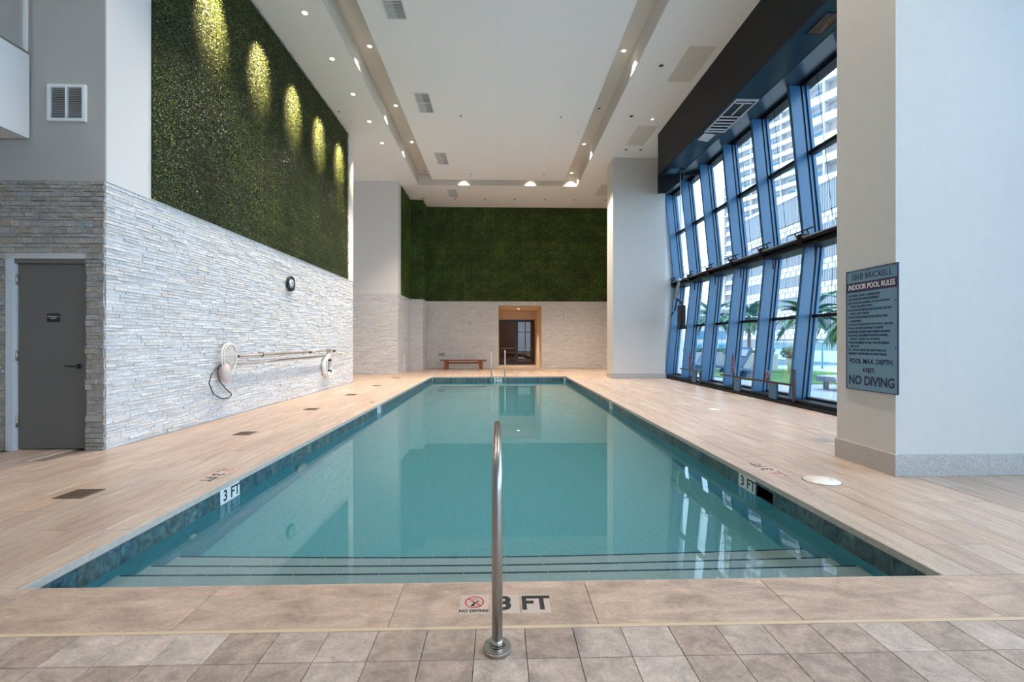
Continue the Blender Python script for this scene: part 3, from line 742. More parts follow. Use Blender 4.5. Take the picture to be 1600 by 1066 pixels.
for y in mull_y[6:]:
    br = MB(); br.tube([(6.66, y - .45, 3.84), (6.66, y + .4, 3.84)], .014, 6).tube([(6.7, y - .2, 3.84), (6.76, y - .2, 3.72)], .014, 6).tube([(6.7, y + .2, 3.84), (6.76, y + .2, 3.72)], .014, 6)
    br.build('stay_rod', M['dark'], cw)
    MB().tube([(6.78, y - .35, 3.2), (6.78, y - .35, 3.52)], .016, 6).build('drop_rod', M['dark'], cw)
# head and sill
MB().box(6.72, 6.98, ya, yb, 7.08, 7.2).build('window_head', M['dark'], cw)
MB().box(6.8, 6.98, ya, yb, .12, .17).build('window_sill', M['dark'], cw)
MB().box(6.40, 6.95, ya, yb, -.0, .06).box(6.45, 6.95, ya, yb, .06, .125).build('sill_curb', M['dark'], cw)
MB().box(6.33, 6.40, ya, yb, 0, .045).build('curb_foot', M['dark'], cw)
MB().box(6.28, 7.1, 17.5, 17.8, 0, HC).build('return_wall', M['plaster'], cw)
for y in (9.1, 10.6, 12.1, 13.6, 15.1, 16.6):
    MB().tube([(6.62, y + .15, 7.05), (6.86, y, 3.8)], .005, 5).build('tension_wire', M['dark'], cw)
    MB().tube([(6.86, y, 3.5), (6.74, y - .05, 1.2)], .0035, 5).build('tension_wire', M['dark'], cw)

# bulkhead
bk = tag(MB().box(5.3, 5.34, -6.2, 15.0, 6.97, HC).build('bulkhead', M['dark']), 'long black bulkhead hanging from the ceiling above the windows', 'bulkhead', kind='structure')
MB().box(5.34, 5.97, -6.2, 15.0, 6.97, 7.0).build('soffit_panel', M['bulk_under'], bk)
MB().prism([(5.98, 6.985), (6.75, 7.17), (6.75, 7.21), (5.98, 7.02)], 'y', -6.2, 17.5).build('soffit_panel', M['bulk_under'], bk)
MB().box(5.96, 5.985, -6.2, 15.0, 6.965, 7.0).build('shadow_gap', M['black'], bk)
MB().prism([(5.3, 6.38), (5.55, 6.38), (6.15, 6.85), (6.15, 7.0), (5.3, 7.0)], 'y', 14.98, 15.02).build('end_panel', M['dark'], bk)
MB().box(5.34, 6.76, 14.96, 15.0, 6.99, HC).build('end_panel', M['dark'], bk)
tag(MB().box(6.76, 6.98, -6.2, 17.5, 7.2, HC).box(6.3, 6.76, 15.0, 17.5, 7.2, HC).build('wall_right', M['dark']), 'dark wall strip above the curtain wall', 'wall', kind='structure')
tag(MB().box(6.26, 7.3, 17.8, 23.6, 0, HC).build('wall_right_far', M['plaster']), 'plaster wall hidden behind the far column', 'wall', kind='structure')
# broken louvre vent under the bulkhead
v = empty('soffit_vent', (5.68, 11.05, 6.97), 'silver louvred vent with a loose corner under the black bulkhead', 'vent')
f = MB(); f.box(-.27, -.235, -.85, .75, -.03, .0).box(.235, .27, -.85, .75, -.03, .0).box(-.235, .235, -.85, -.8, -.03, 0).box(-.235, .235, .7, .75, -.03, 0); f.build('frame', M['silver'], v)
MB().box(-.235, .235, -.8, .7, -.006, -.002).build('dark_opening', M['black'], v)
for k in range(5): MB().hexa([(-.23, y, z) for y, z in ()] or [(-.23, -.1 + k * .16, -.03), (.23, -.1 + k * .16, -.03), (.23, .0 + k * .16, -.012), (-.23, .0 + k * .16, -.012), (-.23, -.1 + k * .16, -.022), (.23, -.1 + k * .16, -.022), (.23, .0 + k * .16, -.004), (-.23, .0 + k * .16, -.004)]).build('blade', M['silver'], v)
MB().box(-.2, .2, -.72, -.68, -.026, -.01).box(-.02, .02, -.7, -.15, -.026, -.01).build('loose_bar', M['silver'], v)
MB().hexa([(-.26, .78, -.05), (.05, .8, -.07), (.05, 1.25, -.06), (-.26, 1.2, -.03), (-.26, .78, -.035), (.05, .8, -.055), (.05, 1.25, -.045), (-.26, 1.2, -.015)]).build('hanging_flap', M['silver'], v)
h = empty('soffit_hatch', (5.68, 7.75, 6.97), 'open rectangular hatch in the bulkhead underside at the upper right', 'hatch')
MB().box(-.13, .13, -.25, .25, -.006, -.001).build('dark_opening', simple('hatch_inside', (.10, .05, .03), .8, var=.6, scale=14), h)
f = MB(); f.box(-.15, -.13, -.27, .27, -.015, 0).box(.13, .15, -.27, .27, -.015, 0).box(-.13, .13, -.27, -.25, -.015, 0).box(-.13, .13, .25, .27, -.015, 0); f.build('frame', M['bulk_under'], h)
MB().tube([(-.05, -.2, -.02), (.0, .0, -.05), (.06, .2, -.02)], .01, 6).build('loose_wire', M['drain'], h)
h = empty('soffit_hatch', (5.7, 14.55, 6.97), 'small pale hatch flap with a cord at the far end of the bulkhead', 'hatch')
MB().box(-.2, .1, -.2, .2, -.02, -.002).build('flap', M['blue2'], h)
MB().box(.12, .24, -.2, .1, -.03, -.002).build('dark_opening', M['black'], h)
MB().tube([(.16, -.05, -.03), (.18, -.02, -.9), (.2, 0, -1.9)], .008, 6).build('cord', M['silver'], h)

# ------------------------------------------------------------------ ceiling fittings
E_on = simple('lamp_lens', (1, 1, 1), .4, emis=((1, .86, .62), 14))
def can(x, y, z, on, lab, grp, r=.075, power=None, aim=None, spot=False):
    o = empty('downlight', (x, y, z), lab, 'downlight', grp)
    MB().lathe([(r + .02, -.0005), (r + .02, -.006), (r, -.008), (r - .006, -.002)], (0, 0, 0), 24).build('trim_ring', M['white_metal'], o)
    MB().lathe([(r - .006, -.0006), (r - .006, -.003), (0, -.003)], (0, 0, 0), 20).build('lens', E_on if on else M['black'], o)
    if power:
        if spot: light('downlight_lamp', 'SPOT', (0, 0, -.03), power, (1, .80, .38), aim, parent=o, spot_size=math.radians(36), spot_blend=1, shadow_soft_size=.05)
        else: light('downlight_lamp', 'SPOT', (0, 0, -.03), power, CAN_COL, (0, 0, -1), parent=o, spot_size=math.radians(84), spot_blend=1, shadow_soft_size=.05)
    return o
ordn = ['first', 'second', 'third', 'fourth', 'fifth', 'sixth', 'seventh', 'eighth', 'ninth', 'tenth']
# wall washers by the left green wall
for k, y in enumerate((8.1, 9.65, 11.2, 12.78, 14.36, 15.9)):
    can(-4.12, y, HC, True, 'adjustable spotlight beside the left green wall, %s from the near end' % ordn[k], 'spotlights grazing the left green wall', .06, HEDGE_SPOT * (.25 if y > 15 else 1), (-.78, 0, -1), True)
# cans in the tray channel
for side, X in (('left', -3.28), ('right', 3.17)):
    for k, y in enumerate((2.9, 5.75, 8.63, 11.47, 14.33, 16.92, 19.85)):
        on = not (side == 'right' and k == 4) and not (side == 'left' and k == 6)
        can(X, y, HC + CH, on, '%s downlight in the %s ceiling channel%s, %s from the near end' % ('lit' if on else 'unlit', side, '', ordn[k]), '%s channel downlights' % side, .058, CAN_POWER * (.3 if y < 8 else .85 if y < 12 else 1.35) if on else None)
for k, x in enumerate((-1.6, 1.37)):
    can(x, 19.85, HC + CH, True, 'downlight at the far end of the ceiling channel, %s the middle' % ('left of' if x < 0 else 'right of'), 'far channel downlights', .058, CAN_POWER * .25)
for y in (-2.5, 0, 2.8):
    for x in (-1.5, 1.5): pass
for k, (x, y) in enumerate(((4.06, 11.25), (4.055, 13.8), (4.56, 16.2), (5.1, 16.2), (-3.72, 22.0), (-2.17, 22.0), (-.72, 22.0), (.72, 22.0), (2.21, 22.0), (3.7, 22.0), (5.17, 22.0))):
    lab = ('unlit black downlight right of the ceiling channel, %s from the near end' % ordn[k]) if k < 4 else 'unlit downlight in the row before the back green wall, %s from the left' % ordn[k - 4]
    can(x, y, HC, False, lab, 'unlit downlights', .06)
can(4.77, 13.97, HC, True, 'small lit downlight beside the black bulkhead', 'small lit downlights', .04)
# niche downlight
can(1.05, 25.5, 3.25, True, 'downlight in the ceiling of the doorway niche', 'niche downlights', .07, 520)
# HVAC diffusers
for k, (y0, lab) in enumerate(((8.68, 'nearest louvred ceiling diffuser at the top edge'), (12.65, 'louvred ceiling diffuser second from the near end'), (16.65, 'louvred ceiling diffuser third from the near end'), (20.65, 'farthest louvred ceiling diffuser by the back green wall'))):
    o = empty('ceiling_diffuser', (-2.2, y0 + .55, HC), lab, 'vent', 'louvred diffusers in a line on the ceiling')
    f = MB(); f.box(-.22, -.19, -.55, .55, -.012, -.0005).box(.19, .22, -.55, .55, -.012, -.0005).box(-.19, .19, -.55, -.52, -.012, -.0005).box(-.19, .19, .52, .55, -.012, -.0005).box(-.19, .19, -.012, .012, -.012, -.0005)
    f.build('frame', M['white_metal'], o)
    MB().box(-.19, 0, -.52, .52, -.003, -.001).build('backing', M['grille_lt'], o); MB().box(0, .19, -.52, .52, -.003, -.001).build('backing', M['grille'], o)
    f = MB()
    for i in range(26):
        yy = -.51 + i * .04
        f.box(-.185, .185, yy, yy + .008, -.010, -.003)
    tag(f.build('blades', M['white_metal'], o), kind='stuff')
for y0, x0, lab in ((10.5, 4.47, 'large flush ceiling access panel beside the bulkhead, nearer one'), (14.42, 4.46, 'large flush ceiling access panel beside the bulkhead, farther one'), (19.85, 4.5, 'grey ceiling access panel partly hidden by the far column')):
    o = empty('ceiling_hatch', (x0 + .31, y0 + .71, HC), lab, 'panel', 'flush access panels in the ceiling')
    MB().box(-.31, .31, -.71, .71, -.006, -.0005).build('cover', M['panel'], o)
    f = MB(); f.box(-.325, -.312, -.72, .72, -.008, -.0005).box(.312, .325, -.72, .72, -.008, -.0005).box(-.312, .312, -.725, -.712, -.008, -.0005).box(-.312, .312, .712, .725, -.008, -.0005); f.build('rim', M['white_metal'], o)
for k, (x, y) in enumerate(((-1.2, 13.92), (-1.19, 18.74), (1.89, 13.91), (1.84, 18.73), (-4.86, 13.75))):
    o = empty('sprinkler_head', (x, y, HC), ['small sprinkler head on the centre ceiling beside the diffusers', 'small sprinkler head at the far end beside the diffusers', 'small sprinkler head right of the ceiling centre', 'small sprinkler head at the far end, right of centre', 'small sprinkler head close to the left green wall'][k], 'sprinkler', 'ceiling sprinkler heads')
    MB().lathe([(.035, -.0005), (.035, -.004), (.012, -.008), (.01, -.025), (.022, -.027), (0, -.029)], (0, 0, 0), 14).build('sprinkler_body', M['steel_b'], o)

# ------------------------------------------------------------------ things on the left wall
WX = -5.07
ck = empty('wall_clock', (WX, 11.03, 2.80), 'round black-rimmed wall clock on the white stone wall', 'clock')
MB().lathe([(.17, 0), (.185, .03), (.18, .055), (.15, .06), (.145, .045), (0, .045)], (0, 0, 0), 36, 'x').build('case', M['black'], ck)
MB().lathe([(.144, .046), (0, .047)], (0, 0, 0), 32, 'x').build('dial', M['clock'], ck)
f = MB()
for k in range(12):
    a = k * PI / 6; f.tube([(.049, math.sin(a) * .115, math.cos(a) * .115), (.049, math.sin(a) * .132, math.cos(a) * .132)], .004, 4)
f.build('hour_marks', M['ink'], ck)
MB().tube([(.05, 0, 0), (.05, .06, .045)], .005, 5).build('hour_hand', M['ink'], ck)
MB().tube([(.052, 0, 0), (.052, -.02, .11)], .004, 5).build('minute_hand', M['ink'], ck)
# leaf net with its pole
pn = empty('skimmer_pole', (WX + .08, 8.7, 1.12), 'long bronze telescopic pool pole hung level on the stone wall', 'pole')
MB().tube([(0, 0, 0), (0, 3.3, .008)], .019, 8).build('outer_tube', M['pole'], pn)
MB().tube([(0, 3.3, .008), (0, 5.05, .012)], .014, 8).build('inner_tube', M['pole'], pn)
for y in (0, 3.3, 5.03): MB().tube([(0, y - .04, 0), (0, y + .05, 0)], .03, 8).build('grip', M['black'], pn)
for y in (.9, 4.6): MB().tube([(-.08, y, .05), (.03, y, .05), (.035, y, -.03), (0, y, -.04), (-.02, y, -.02)], .008, 6).build('wall_hook', M['black'], pn)
p2 = empty('rescue_pole', (WX + .06, 8.75, .98), 'lower grey pole hung on the stone wall under the bronze one', 'pole')
MB().tube([(0, 0, 0), (0, 4.5, .01)], .02, 8).build('tube', M['steel_b'], p2)
MB().tube([(0, 4.5, .01), (0, 5.72, .02)], .014, 8).build('handle_end', simple('brass_tone', (.50, .38, .2), .4, metal=.5), p2)
nt_ = empty('leaf_net', (WX + .08, 8.45, 1.1), 'cream oval leaf net hanging on the stone wall at the pole end', 'net')
rim = [(0, math.sin(a) * .22 * (1 + .12 * math.cos(a)), math.cos(a) * .27) for a in [2 * PI * k / 28 for k in range(28)]]
MB().tube(rim, .018, 8, closed=True).build('rim', M['cream'], nt_)
MB().tube([(.03, y * .9, z * .93) for _, y, z in rim], .012, 6, closed=True).build('rim', M['cream'], nt_)
f = MB()
for k in range(-5, 6):
    t = k / 6; zz = math.sqrt(1 - t * t) * .25
    f.tube([(.02, t * .2, -zz), (.05, t * .2, 0), (.02, t * .2, zz)], .004, 4)
for k in range(-6, 7):
    t = k / 7; yy = math.sqrt(1 - t * t) * .2
    f.tube([(.02, -yy, t * .25), (.05, 0, t * .25), (.02, yy, t * .25)], .004, 4)
tag(f.build('net_mesh', M['cream'], nt_), kind='stuff')
MB().lathe([(.0, -.42), (.05, -.40), (.085, -.33), (.09, -.22), (.06, -.1), (0, -.06)], (.02, -.15, -.02), 14).build('net_bag', simple('pinkish_bag', (.66, .56, .52), .9, bump=.3, scale=60), nt_)
cb_ = empty('cable_loop', (WX + .03, 8.3, .9), 'thin black cable hanging in a long loop beneath the leaf net', 'cable')
MB().tube([(.02, .12, .12), (.02, -.1, .06), (.02, -.3, -.06), (.02, -.37, -.22), (.02, -.25, -.42), (.02, -.02, -.53), (.02, .18, -.545), (.02, .28, -.51), (.02, .27, -.47), (.02, .1, -.36), (.02, -.08, -.2), (.02, -.14, -.05), (.02, -.1, .05), (.02, .05, .12)], .009, 6).build('cable', M['cable'], cb_)
rb = empty('ring_buoy', (WX + .05, 13.27, .70), 'white ring buoy with coiled rope on the stone wall', 'ring buoy')
pts = [(0, math.sin(a) * .27, math.cos(a) * .27) for a in [2 * PI * k / 32 for k in range(32)]]
MB().tube(pts, .055, 12, closed=True).build('ring', M['white_metal'], rb)
for k in range(4):
    a = PI / 4 + k * PI / 2
    p = Vector((0, math.sin(a) * .27, math.cos(a) * .27)); d = Vector((0, math.cos(a), -math.sin(a)))
    MB().tube([p - d * .04, p + d * .04], .06, 12).build('band', M['black'] if k < 2 else M['cream'], rb)
MB().tube([(.06, math.sin(a) * .2 + .02, math.cos(a) * .34 - .02) for a in [2 * PI * k / 24 for k in range(25)]], .013, 6).build('rope', M['cream'], rb)
MB().tube([(0, -.04, .33), (0, -.03, .44), (0, .0, .33)], .008, 6).build('hanger', M['black'], rb)

# ------------------------------------------------------------------ far wall fittings
for k, (x, lab) in enumerate(((-3.53, 'silver box wall light left of the bench on the back wall'), (3.38, 'silver box wall light right of the doorway niche'), (5.5, 'wall light at the right end of the back wall beside the column'))):
    o = empty('wall_light', (x, 23.33, 2.75), lab, 'wall light', 'box lights on the back wall')
    MB().box(-.07, .07, -.13, 0, -.13, .13).build('housing', M['silver'], o, .008)
    MB().box(-.055, .055, -.115, -.015, -.134, -.13).build('lens', M['white_metal'], o)
    MB().box(-.09, .09, -.012, .01, -.15, .15).build('back_plate', M['silver'], o)
o = empty('alarm_bell', (-1.55, 23.34, 2.36), 'small round alarm strobe on the back wall above the bench', 'alarm')
MB().lathe([(0, -.08), (.06, -.07), (.085, -.03), (.09, 0)], (0, 0, 0), 20, 'y').build('dome', M['silver'], o); MB().box(-.06, .06, -.02, .01, -.16, -.08).build('mount', M['silver'], o)
o = empty('wall_plate', (-3.0, 23.35, .74), 'small grey plate low on the back wall left of the bench', 'plate')
MB().box(-.16, .16, -.02, 0, -.075, .075).build('plate', M['steel_b'], o, .004)
for z in (-.03, .03): MB().box(-.14, .14, -.026, -.018, z - .008, z + .008).build('slot', M['ink'], o)
o = empty('access_door', (-4.41, 20.93, .43), 'low white access door in the stone of the far left wall', 'hatch')
MB().box(0, .025, -.27, .27, -.41, .41).build('panel', M['white_metal'], o); MB().box(.025, .035, .18, .22, -.03, .03).build('latch', M['steel_b'], o)
bn = empty('wooden_bench', (-1.82, 22.75, 0), 'low red-brown wooden bench against the back wall', 'bench')
for k in range(4): MB().box(-1.16, 1.16, -.21 + k * .107, -.11 + k * .107, .43, .49).build('slat', M['wood'], bn, .004)
for x in (-.86, .86):
    for y in (-.17, .09): MB().box(x - .09, x + .09, y, y + .08, .001, .38).build('leg', M['wood'], bn, .004)
    MB().box(x - .1, x + .1, -.2, .2, .38, .43).build('cross_rail', M['wood'], bn)
MB().box(-.78, .78, -.02, .02, .3, .37).build('stretcher', M['wood'], bn)

# ------------------------------------------------------------------ handrails
hr = empty('pool_handrail', (-.012, 2.05, 0), 'polished steel handrail arching into the pool at the near steps', 'handrail')
pts = [(0, 0, .0), (0, 0, .5), (0, .0, .72)]
for k in range(1, 12):
    a = PI * k / 12; pts.append((0, .34 - .34 * math.cos(a), .72 + .23 * math.sin(a)))
pts += [(0, .68, .7), (0, .72, .45), (0, .86, .0), (0, 1.0, -.40)]
MB().tube(pts, .0245, 20).build('rail', M['steel_b'], hr)
fl_ = MB().lathe([(.064, .0005), (.064, .014), (.061, .016), (.061, .022), (.035, .0225), (.034, .014), (.0, .014)], (0, 0, 0), 64); fl_.sm = [False] * len(fl_.sm)
fl_.build('base_flange', M['steel_b'], hr)
MB().lathe([(.0255, .02), (.0275, .022), (.0275, .05), (.0255, .052)], (0, 0, 0), 24).build('collar', M['steel'], hr)
MB().lathe([(.06, 0), (.06, .02), (.03, .026)], (0, 1.0, -.40), 24).build('base_flange', M['steel_b'], hr)
gr = empty('ladder_rail', (-.335, 18.55, 0), 'left grab rail at the far end of the pool', 'handrail')
pts = [(0, 0, 0), (0, 0, .7)] + [(0, -.3 + .3 * math.cos(a), .7 + .36 * math.sin(a)) for a in [PI * k / 10 for k in range(1, 10)]] + [(0, -.6, .65), (0, -.62, .2), (0, -.5, -.75)]
MB().tube(pts, .021, 12).build('rail', M['steel'], gr)
MB().lathe([(.05, .0005), (.05, .02), (.024, .025)], (0, 0, 0), 20).build('base_flange', M['steel'], gr)
g2 = copy_tree(gr, None, (.205, 18.55, 0)); g2['label'] = 'right grab rail at the far end of the pool before the glass doors'
gr['group'] = g2['group'] = 'grab rails at the far end'

# ------------------------------------------------------------------ rules sign
sg = empty('rules_sign', (4.125, 4.90, 1.535), 'blue indoor pool rules board with a dark title band on the pillar', 'sign')
Wd, Hd = .34, .68
MB().box(-.012, 0, -Wd, Wd, -Hd, Hd).build('board', M['sign'], sg)
MB().box(-.0128, -.0121, -Wd + .004, Wd - .004, .435, .545).build('title_band', M['sign_band'], sg)
f = MB()
for a, b, c, d in ((-Wd - .008, Wd + .008, -Hd - .008, -Hd), (-Wd - .008, Wd + .008, Hd, Hd + .008), (-Wd - .008, -Wd, -Hd, Hd), (Wd, Wd + .008, -Hd, Hd)): f.box(-.016, 0, a, b, c, d)
f.build('border', M['sign_ink'], sg)
xd, yd = (0, -1, 0), (0, 0, 1)
text('1010', .10, (-.0135, .19, .605), xd, yd, M['sign_ink'], sg, sx=.85, bold=.0015)
text('BRICKELL', .092, (-.0135, -.10, .605), xd, yd, M['sign_ink'], sg, sx=.9)
text('INDOOR POOL RULES', .083, (-.0136, 0, .49), xd, yd, M['white_ink'], sg, sx=.76, bold=.0012)
rules = ['BATHING LOAD: 18 PERSONS', 'SHOWER BEFORE ENTERING.', 'NO GLASS OR ANIMALS IN OR ON POOL', '   UNATTENDED POOL.', 'NO FOOD OR BEVERAGES IN POOL OR ON', '   POOL WET DECK.', 'DO NOT USE THE POOL IF YOU ARE ILL WITH', '   DIARRHEA.', 'DO NOT SWALLOW THE POOL WATER.', 'POOL HOURS: DAWN TO DUSK', 'PROPER ATTIRE REQUIRED WHEN ACCESSING THE GYM OR', 'PLAZA POOL, VALID RESIDENT PHOTO ID AVAILABLE', '   WITH A GUEST IN TOWELS.', 'TOWELS ARE LIMITED TO ONLY TWO PER RESIDENT', '   PER DAY.', 'ALL TRASH MUST BE DISPOSED OF.', 'THIS AMENITY IS TO BE KEPT QUIET UNTIL DUSK AT THE POOL']
for k, t in enumerate(rules):
    w = len(t) * .028 * .55; s = min(1, .62 / (len(t) * .0205))
    text(t, .034, (-.0135, .315, .395 - k * .0418), xd, yd, M['sign_ink'], sg, align='LEFT', sx=s * .98, bold=.0006, name='rule_line')
text('POOL MAX. DEPTH:', .078, (-.0135, 0, -.36), xd, yd, M['sign_ink'], sg, sx=.86, bold=.0015)
text('4 FEET.', .072, (-.0135, .02, -.46), xd, yd, M['sign_ink'], sg, sx=.78, bold=.0015)
text('NO DIVING', .142, (-.0135, 0, -.58), xd, yd, M['sign_ink'], sg, sx=.83, bold=.004)
for y in (-Wd + .02, Wd - .02):
    for z in (-.2, .3): MB().lathe([(.008, 0), (.006, -.004), (0, -.005)], (-.012, y, z), 8, 'x').build('bolt', M['black'], sg)

# ------------------------------------------------------------------ guard rails with cloth on the curb
def guard(y0, y1, posts, lab):
    o = empty('guard_rail', (6.42, y0, .062), lab, 'rail', 'low rails on the window curb')
    MB().box(-.03, .02, 0, y1 - y0, .36, .405).build('rail_board', M['bronze'], o, .004)
    MB().box(-.03, .02, -.06, -.002, .0, .74 if y1 > 10 and y0 < 10 else .405).build('end_post', M['bronze'], o)
    for p in posts: MB().box(-.025, .02, p - y0 - .13, p - y0 + .17, .0, .358).build('post', M['blue'], o)
    return o
guard(9.7, 12.95, [10.4, 12.0], 'long low rail on the window curb, nearer one')
guard(14.3, 15.85, [14.7], 'short low rail on the window curb near the far column')
def bundle(y, z0, h, lab):
    o = empty('cloth_bundle', (6.40, y, z0), lab, 'cloth', 'cloth bundles hanging at the window')
    prof = [(0, 0), (.035, .02), (.05, .12 * h), (.04, .35 * h), (.045, .55 * h), (.025, .8 * h), (.01, .95 * h), (0, h)]
    ob = MB().lathe(prof, (0, 0, 0), 12).build('folded_cloth', M['pink'], o)
    for vv in ob.data.vertices:
        a = math.atan2(vv.co.y, vv.co.x); vv.co.x += .012 * math.sin(a * 4 + vv.co.z * 9); vv.co.y += .016 * math.cos(a * 3 + vv.co.z * 13)
    MB().tube([(0, 0, h * .9), (.0, .01, h + .05)], .006, 6).build('tie', M['cable'], o)
bundle(12.23, .50, .56, 'tall pinkish cloth bundle standing on the nearer rail end')
bundle(15.0, .47, .60, 'brownish cloth bundle on the short rail near the column')
bundle(10.62, .47, .26, 'small pinkish cloth bundle in the middle of the nearer rail')
# window winch at the far corner
wn = empty('window_winch', (6.55, 16.1, 1.95), 'black scissor bracket and winch mounted in the far corner of the windows', 'winch')
MB().box(-.1, .05, -.25, .15, -.1, .75).build('housing', M['dark'], wn, .01)
MB().tube([(-.05, .5, .6), (-.12, .1, 1.0), (-.1, -.3, .8)], .03, 6).build('arm', M['dark'], wn)
MB().tube([(-.1, -.3, .8), (-.12, -.32, .1), (-.1, -.1, -.1)], .028, 6).build('arm', M['dark'], wn)
MB().tube([(-.1, .3, 1.0), (-.1, .15, 1.4), (-.08, -.05, 1.7)], .05, 6).build('actuator', M['steel_b'], wn)
MB().tube([(-.12, .45, .55), (-.14, .65, .4)], .025, 6).build('hook', M['dark'], wn)

# ------------------------------------------------------------------ terrace outside
tr = tag(MB().box(6.95, 32, -8, 26.5, -.3, -.01).build('terrace_floor', M['deck_out']), 'pale paved terrace outside the windows', 'terrace', kind='structure')
tf = MB(); tf.prism([(9.6, 14.6), (13.3, 14.6), (15.2, 18), (15, 22.5), (8.6, 22.5), (8.6, 17.6)], 'z', -.01, .02)
tag(tf.build('lawn', M['turf']), 'bright artificial turf strip on the terrace', 'lawn', kind='stuff')
def railing(x0, x1, y, lab):
    o = empty('glass_railing', (x0, y, -.01), lab, 'railing'); n = round((x1 - x0) / 1.5); s = (x1 - x0) / n
    for k in range(n + 1): MB().box(k * s - .03, k * s + .03, -.03, .03, 0, 1.38).build('post', M['blue2'], o)
    for k in range(n): MB().box(k * s + .05, k * s + s - .05, -.006, .006, .1, 1.36).build('pane', M['rail_glass'], o)
    MB().box(-.03, x1 - x0 + .03, -.03, .03, 1.38, 1.42).build('top_rail', M['silver'], o)
railing(13.9, 31.4, 23.1, 'teal glass railing at the terrace end behind the chaise')
railing(7.3, 13.3, 25.9, 'far glass railing behind the planters with palms')
def foliage(mb, c, r, n, l, rr, flat=1.0):
    for k in range(n):
        d = Vector((rr.gauss(0, 1), rr.gauss(0, 1), rr.gauss(0, 1))).normalized() * rr.uniform(.5, 1)
        p = Vector(c) + Vector((d.x * r[0], d.y * r[1], d.z * r[2]))
        a = Vector((rr.gauss(0, 1), rr.gauss(0, 1), rr.gauss(0, 1))).normalized(); b = a.orthogonal().normalized()
        mb.face(p - a * l, p + b * l * .4, p + a * l, p - b * l * .4)
def planter(x0, x1, y0, y1, h, lab):
    o = empty('long_planter', ((x0 + x1) / 2, (y0 + y1) / 2, .021 if y0 < 22 else -.01), lab, 'planter'); w, d = (x1 - x0) / 2, (y1 - y0) / 2
    f = MB(); f.box(-w, w, -d, -d + .06, 0, h).box(-w, w, d - .06, d, 0, h).box(-w, -w + .06, -d + .06, d - .06, 0, h).box(w - .06, w, -d + .06, d - .06, 0, h)
    f.build('box', M['facade'], o); MB().box(-w + .06, w - .06, -d + .06, d - .06, h - .2, h - .08).build('soil', M['soil'], o)
    f = MB(); rr = random.Random(5); k = -w + .15
    while k < w - .1: foliage(f, (k, 0, h + .05), (.2, d * .8, .2), 130, .06, rr); k += .25
    tag(f.build('low_hedge', M['plant'], o), kind='stuff')
planter(11.0, 13.4, 21.4, 22.3, .78, 'long white planter with clipped hedge below the nearer palm')
planter(9.6, 12.6, 23.7, 24.6, .85, 'long white planter with clipped hedge below the farther palm')
# palms
def frond_mesh():
    mb = MB(); L_ = 1.15; pts = []
    for k in range(13):
        t = k / 12; pts.append(Vector((t * L_ * (1 - .12 * t), 0, .38 * t - .72 * t * t)))
    mb.tube(pts, .012, 4, r2=.004)
    for k in range(2, 13):
        p = pts[k]; t = k / 12; d = (pts[k] - pts[k - 1]).normalized()
        for s in (-1, 1):
            for q in (0, .5):
                pp = p - d * .045 * q * 2; l = .42 * (1 - .45 * abs(t - .55))
                tip = pp + d * l * .75 + Vector((0, s * l * .62, -.16 * l - .05)); w = d * .024
                mid = (pp + tip) / 2 + Vector((0, 0, .03)); 
                mb.face(pp - w, mid - w * 1.2, mid + w * 1.2, pp + w); mb.face(mid - w * 1.2, tip, mid + w * 1.2)
    me = D.meshes.new('frond'); me.from_pydata(mb.v, [], mb.f); me.materials.append(M['palm']); me.update(); return me
frond = frond_mesh()
def palm(x, y, z0, h, lab, seed, s=1.0):
    rr = random.Random(seed)
    o = empty('palm_tree', (x, y, z0), lab, 'palm', 'terrace palms')
    prof = [(.12, 0), (.085, .1), (.075, h * .5), (.08, h * .9), (.11, h), (.03, h + .12), (0, h + .14)]
    pr2 = []
    for (r_, z_), (r2_, z2_) in zip(prof, prof[1:]):
        for q in range(6): t = q / 6; pr2.append((r_ + (r2_ - r_) * t + (.006 if q % 2 else 0), z_ + (z2_ - z_) * t))
    MB().lathe(pr2 + [prof[-1]], (0, 0, 0), 12).build('trunk', M['trunk'], o)
    for k in range(28):
        f = D.objects.new('frond', frond); C.objects.link(f); f.parent = o; f.location = (0, 0, h + .05)
        tilt = rr.uniform(-1.15, .45); f.rotation_euler = (rr.uniform(-.3, .3), tilt, k * 2.399 + rr.uniform(-.2, .2)); q = s * rr.uniform(1.0, 1.35); f.scale = (q, q, q)
palm(12.25, 21.85, .6, 1.9, 'palm tree in the nearer white planter', 1)
palm(11.5, 24.1, .65, 2.0, 'palm tree in the farther white planter', 2)
palm(12.7, 18.2, .021, 2.3, 'palm tree standing in the turf behind the wide mullion', 3)
palm(13.0, 15.9, .021, 2.2, 'palm tree at the right, its fronds showing beside the pillar', 4)
pt = empty('plant_pot', (13.3, 20.1, .021), 'white tapered pot with a round green shrub by the railing', 'potted plant')
MB().lathe([(.2, .02), (.3, .62), (.28, .64), (.26, .58), (0, .56)], (0, 0, 0), 24).build('pot', simple('pot_white', (.75, .77, .80), .5), pt)
f = MB(); foliage(f, (0, 0, .88), (.52, .52, .32), 900, .075, random.Random(9)); f.build('shrub', M['plant'], pt)
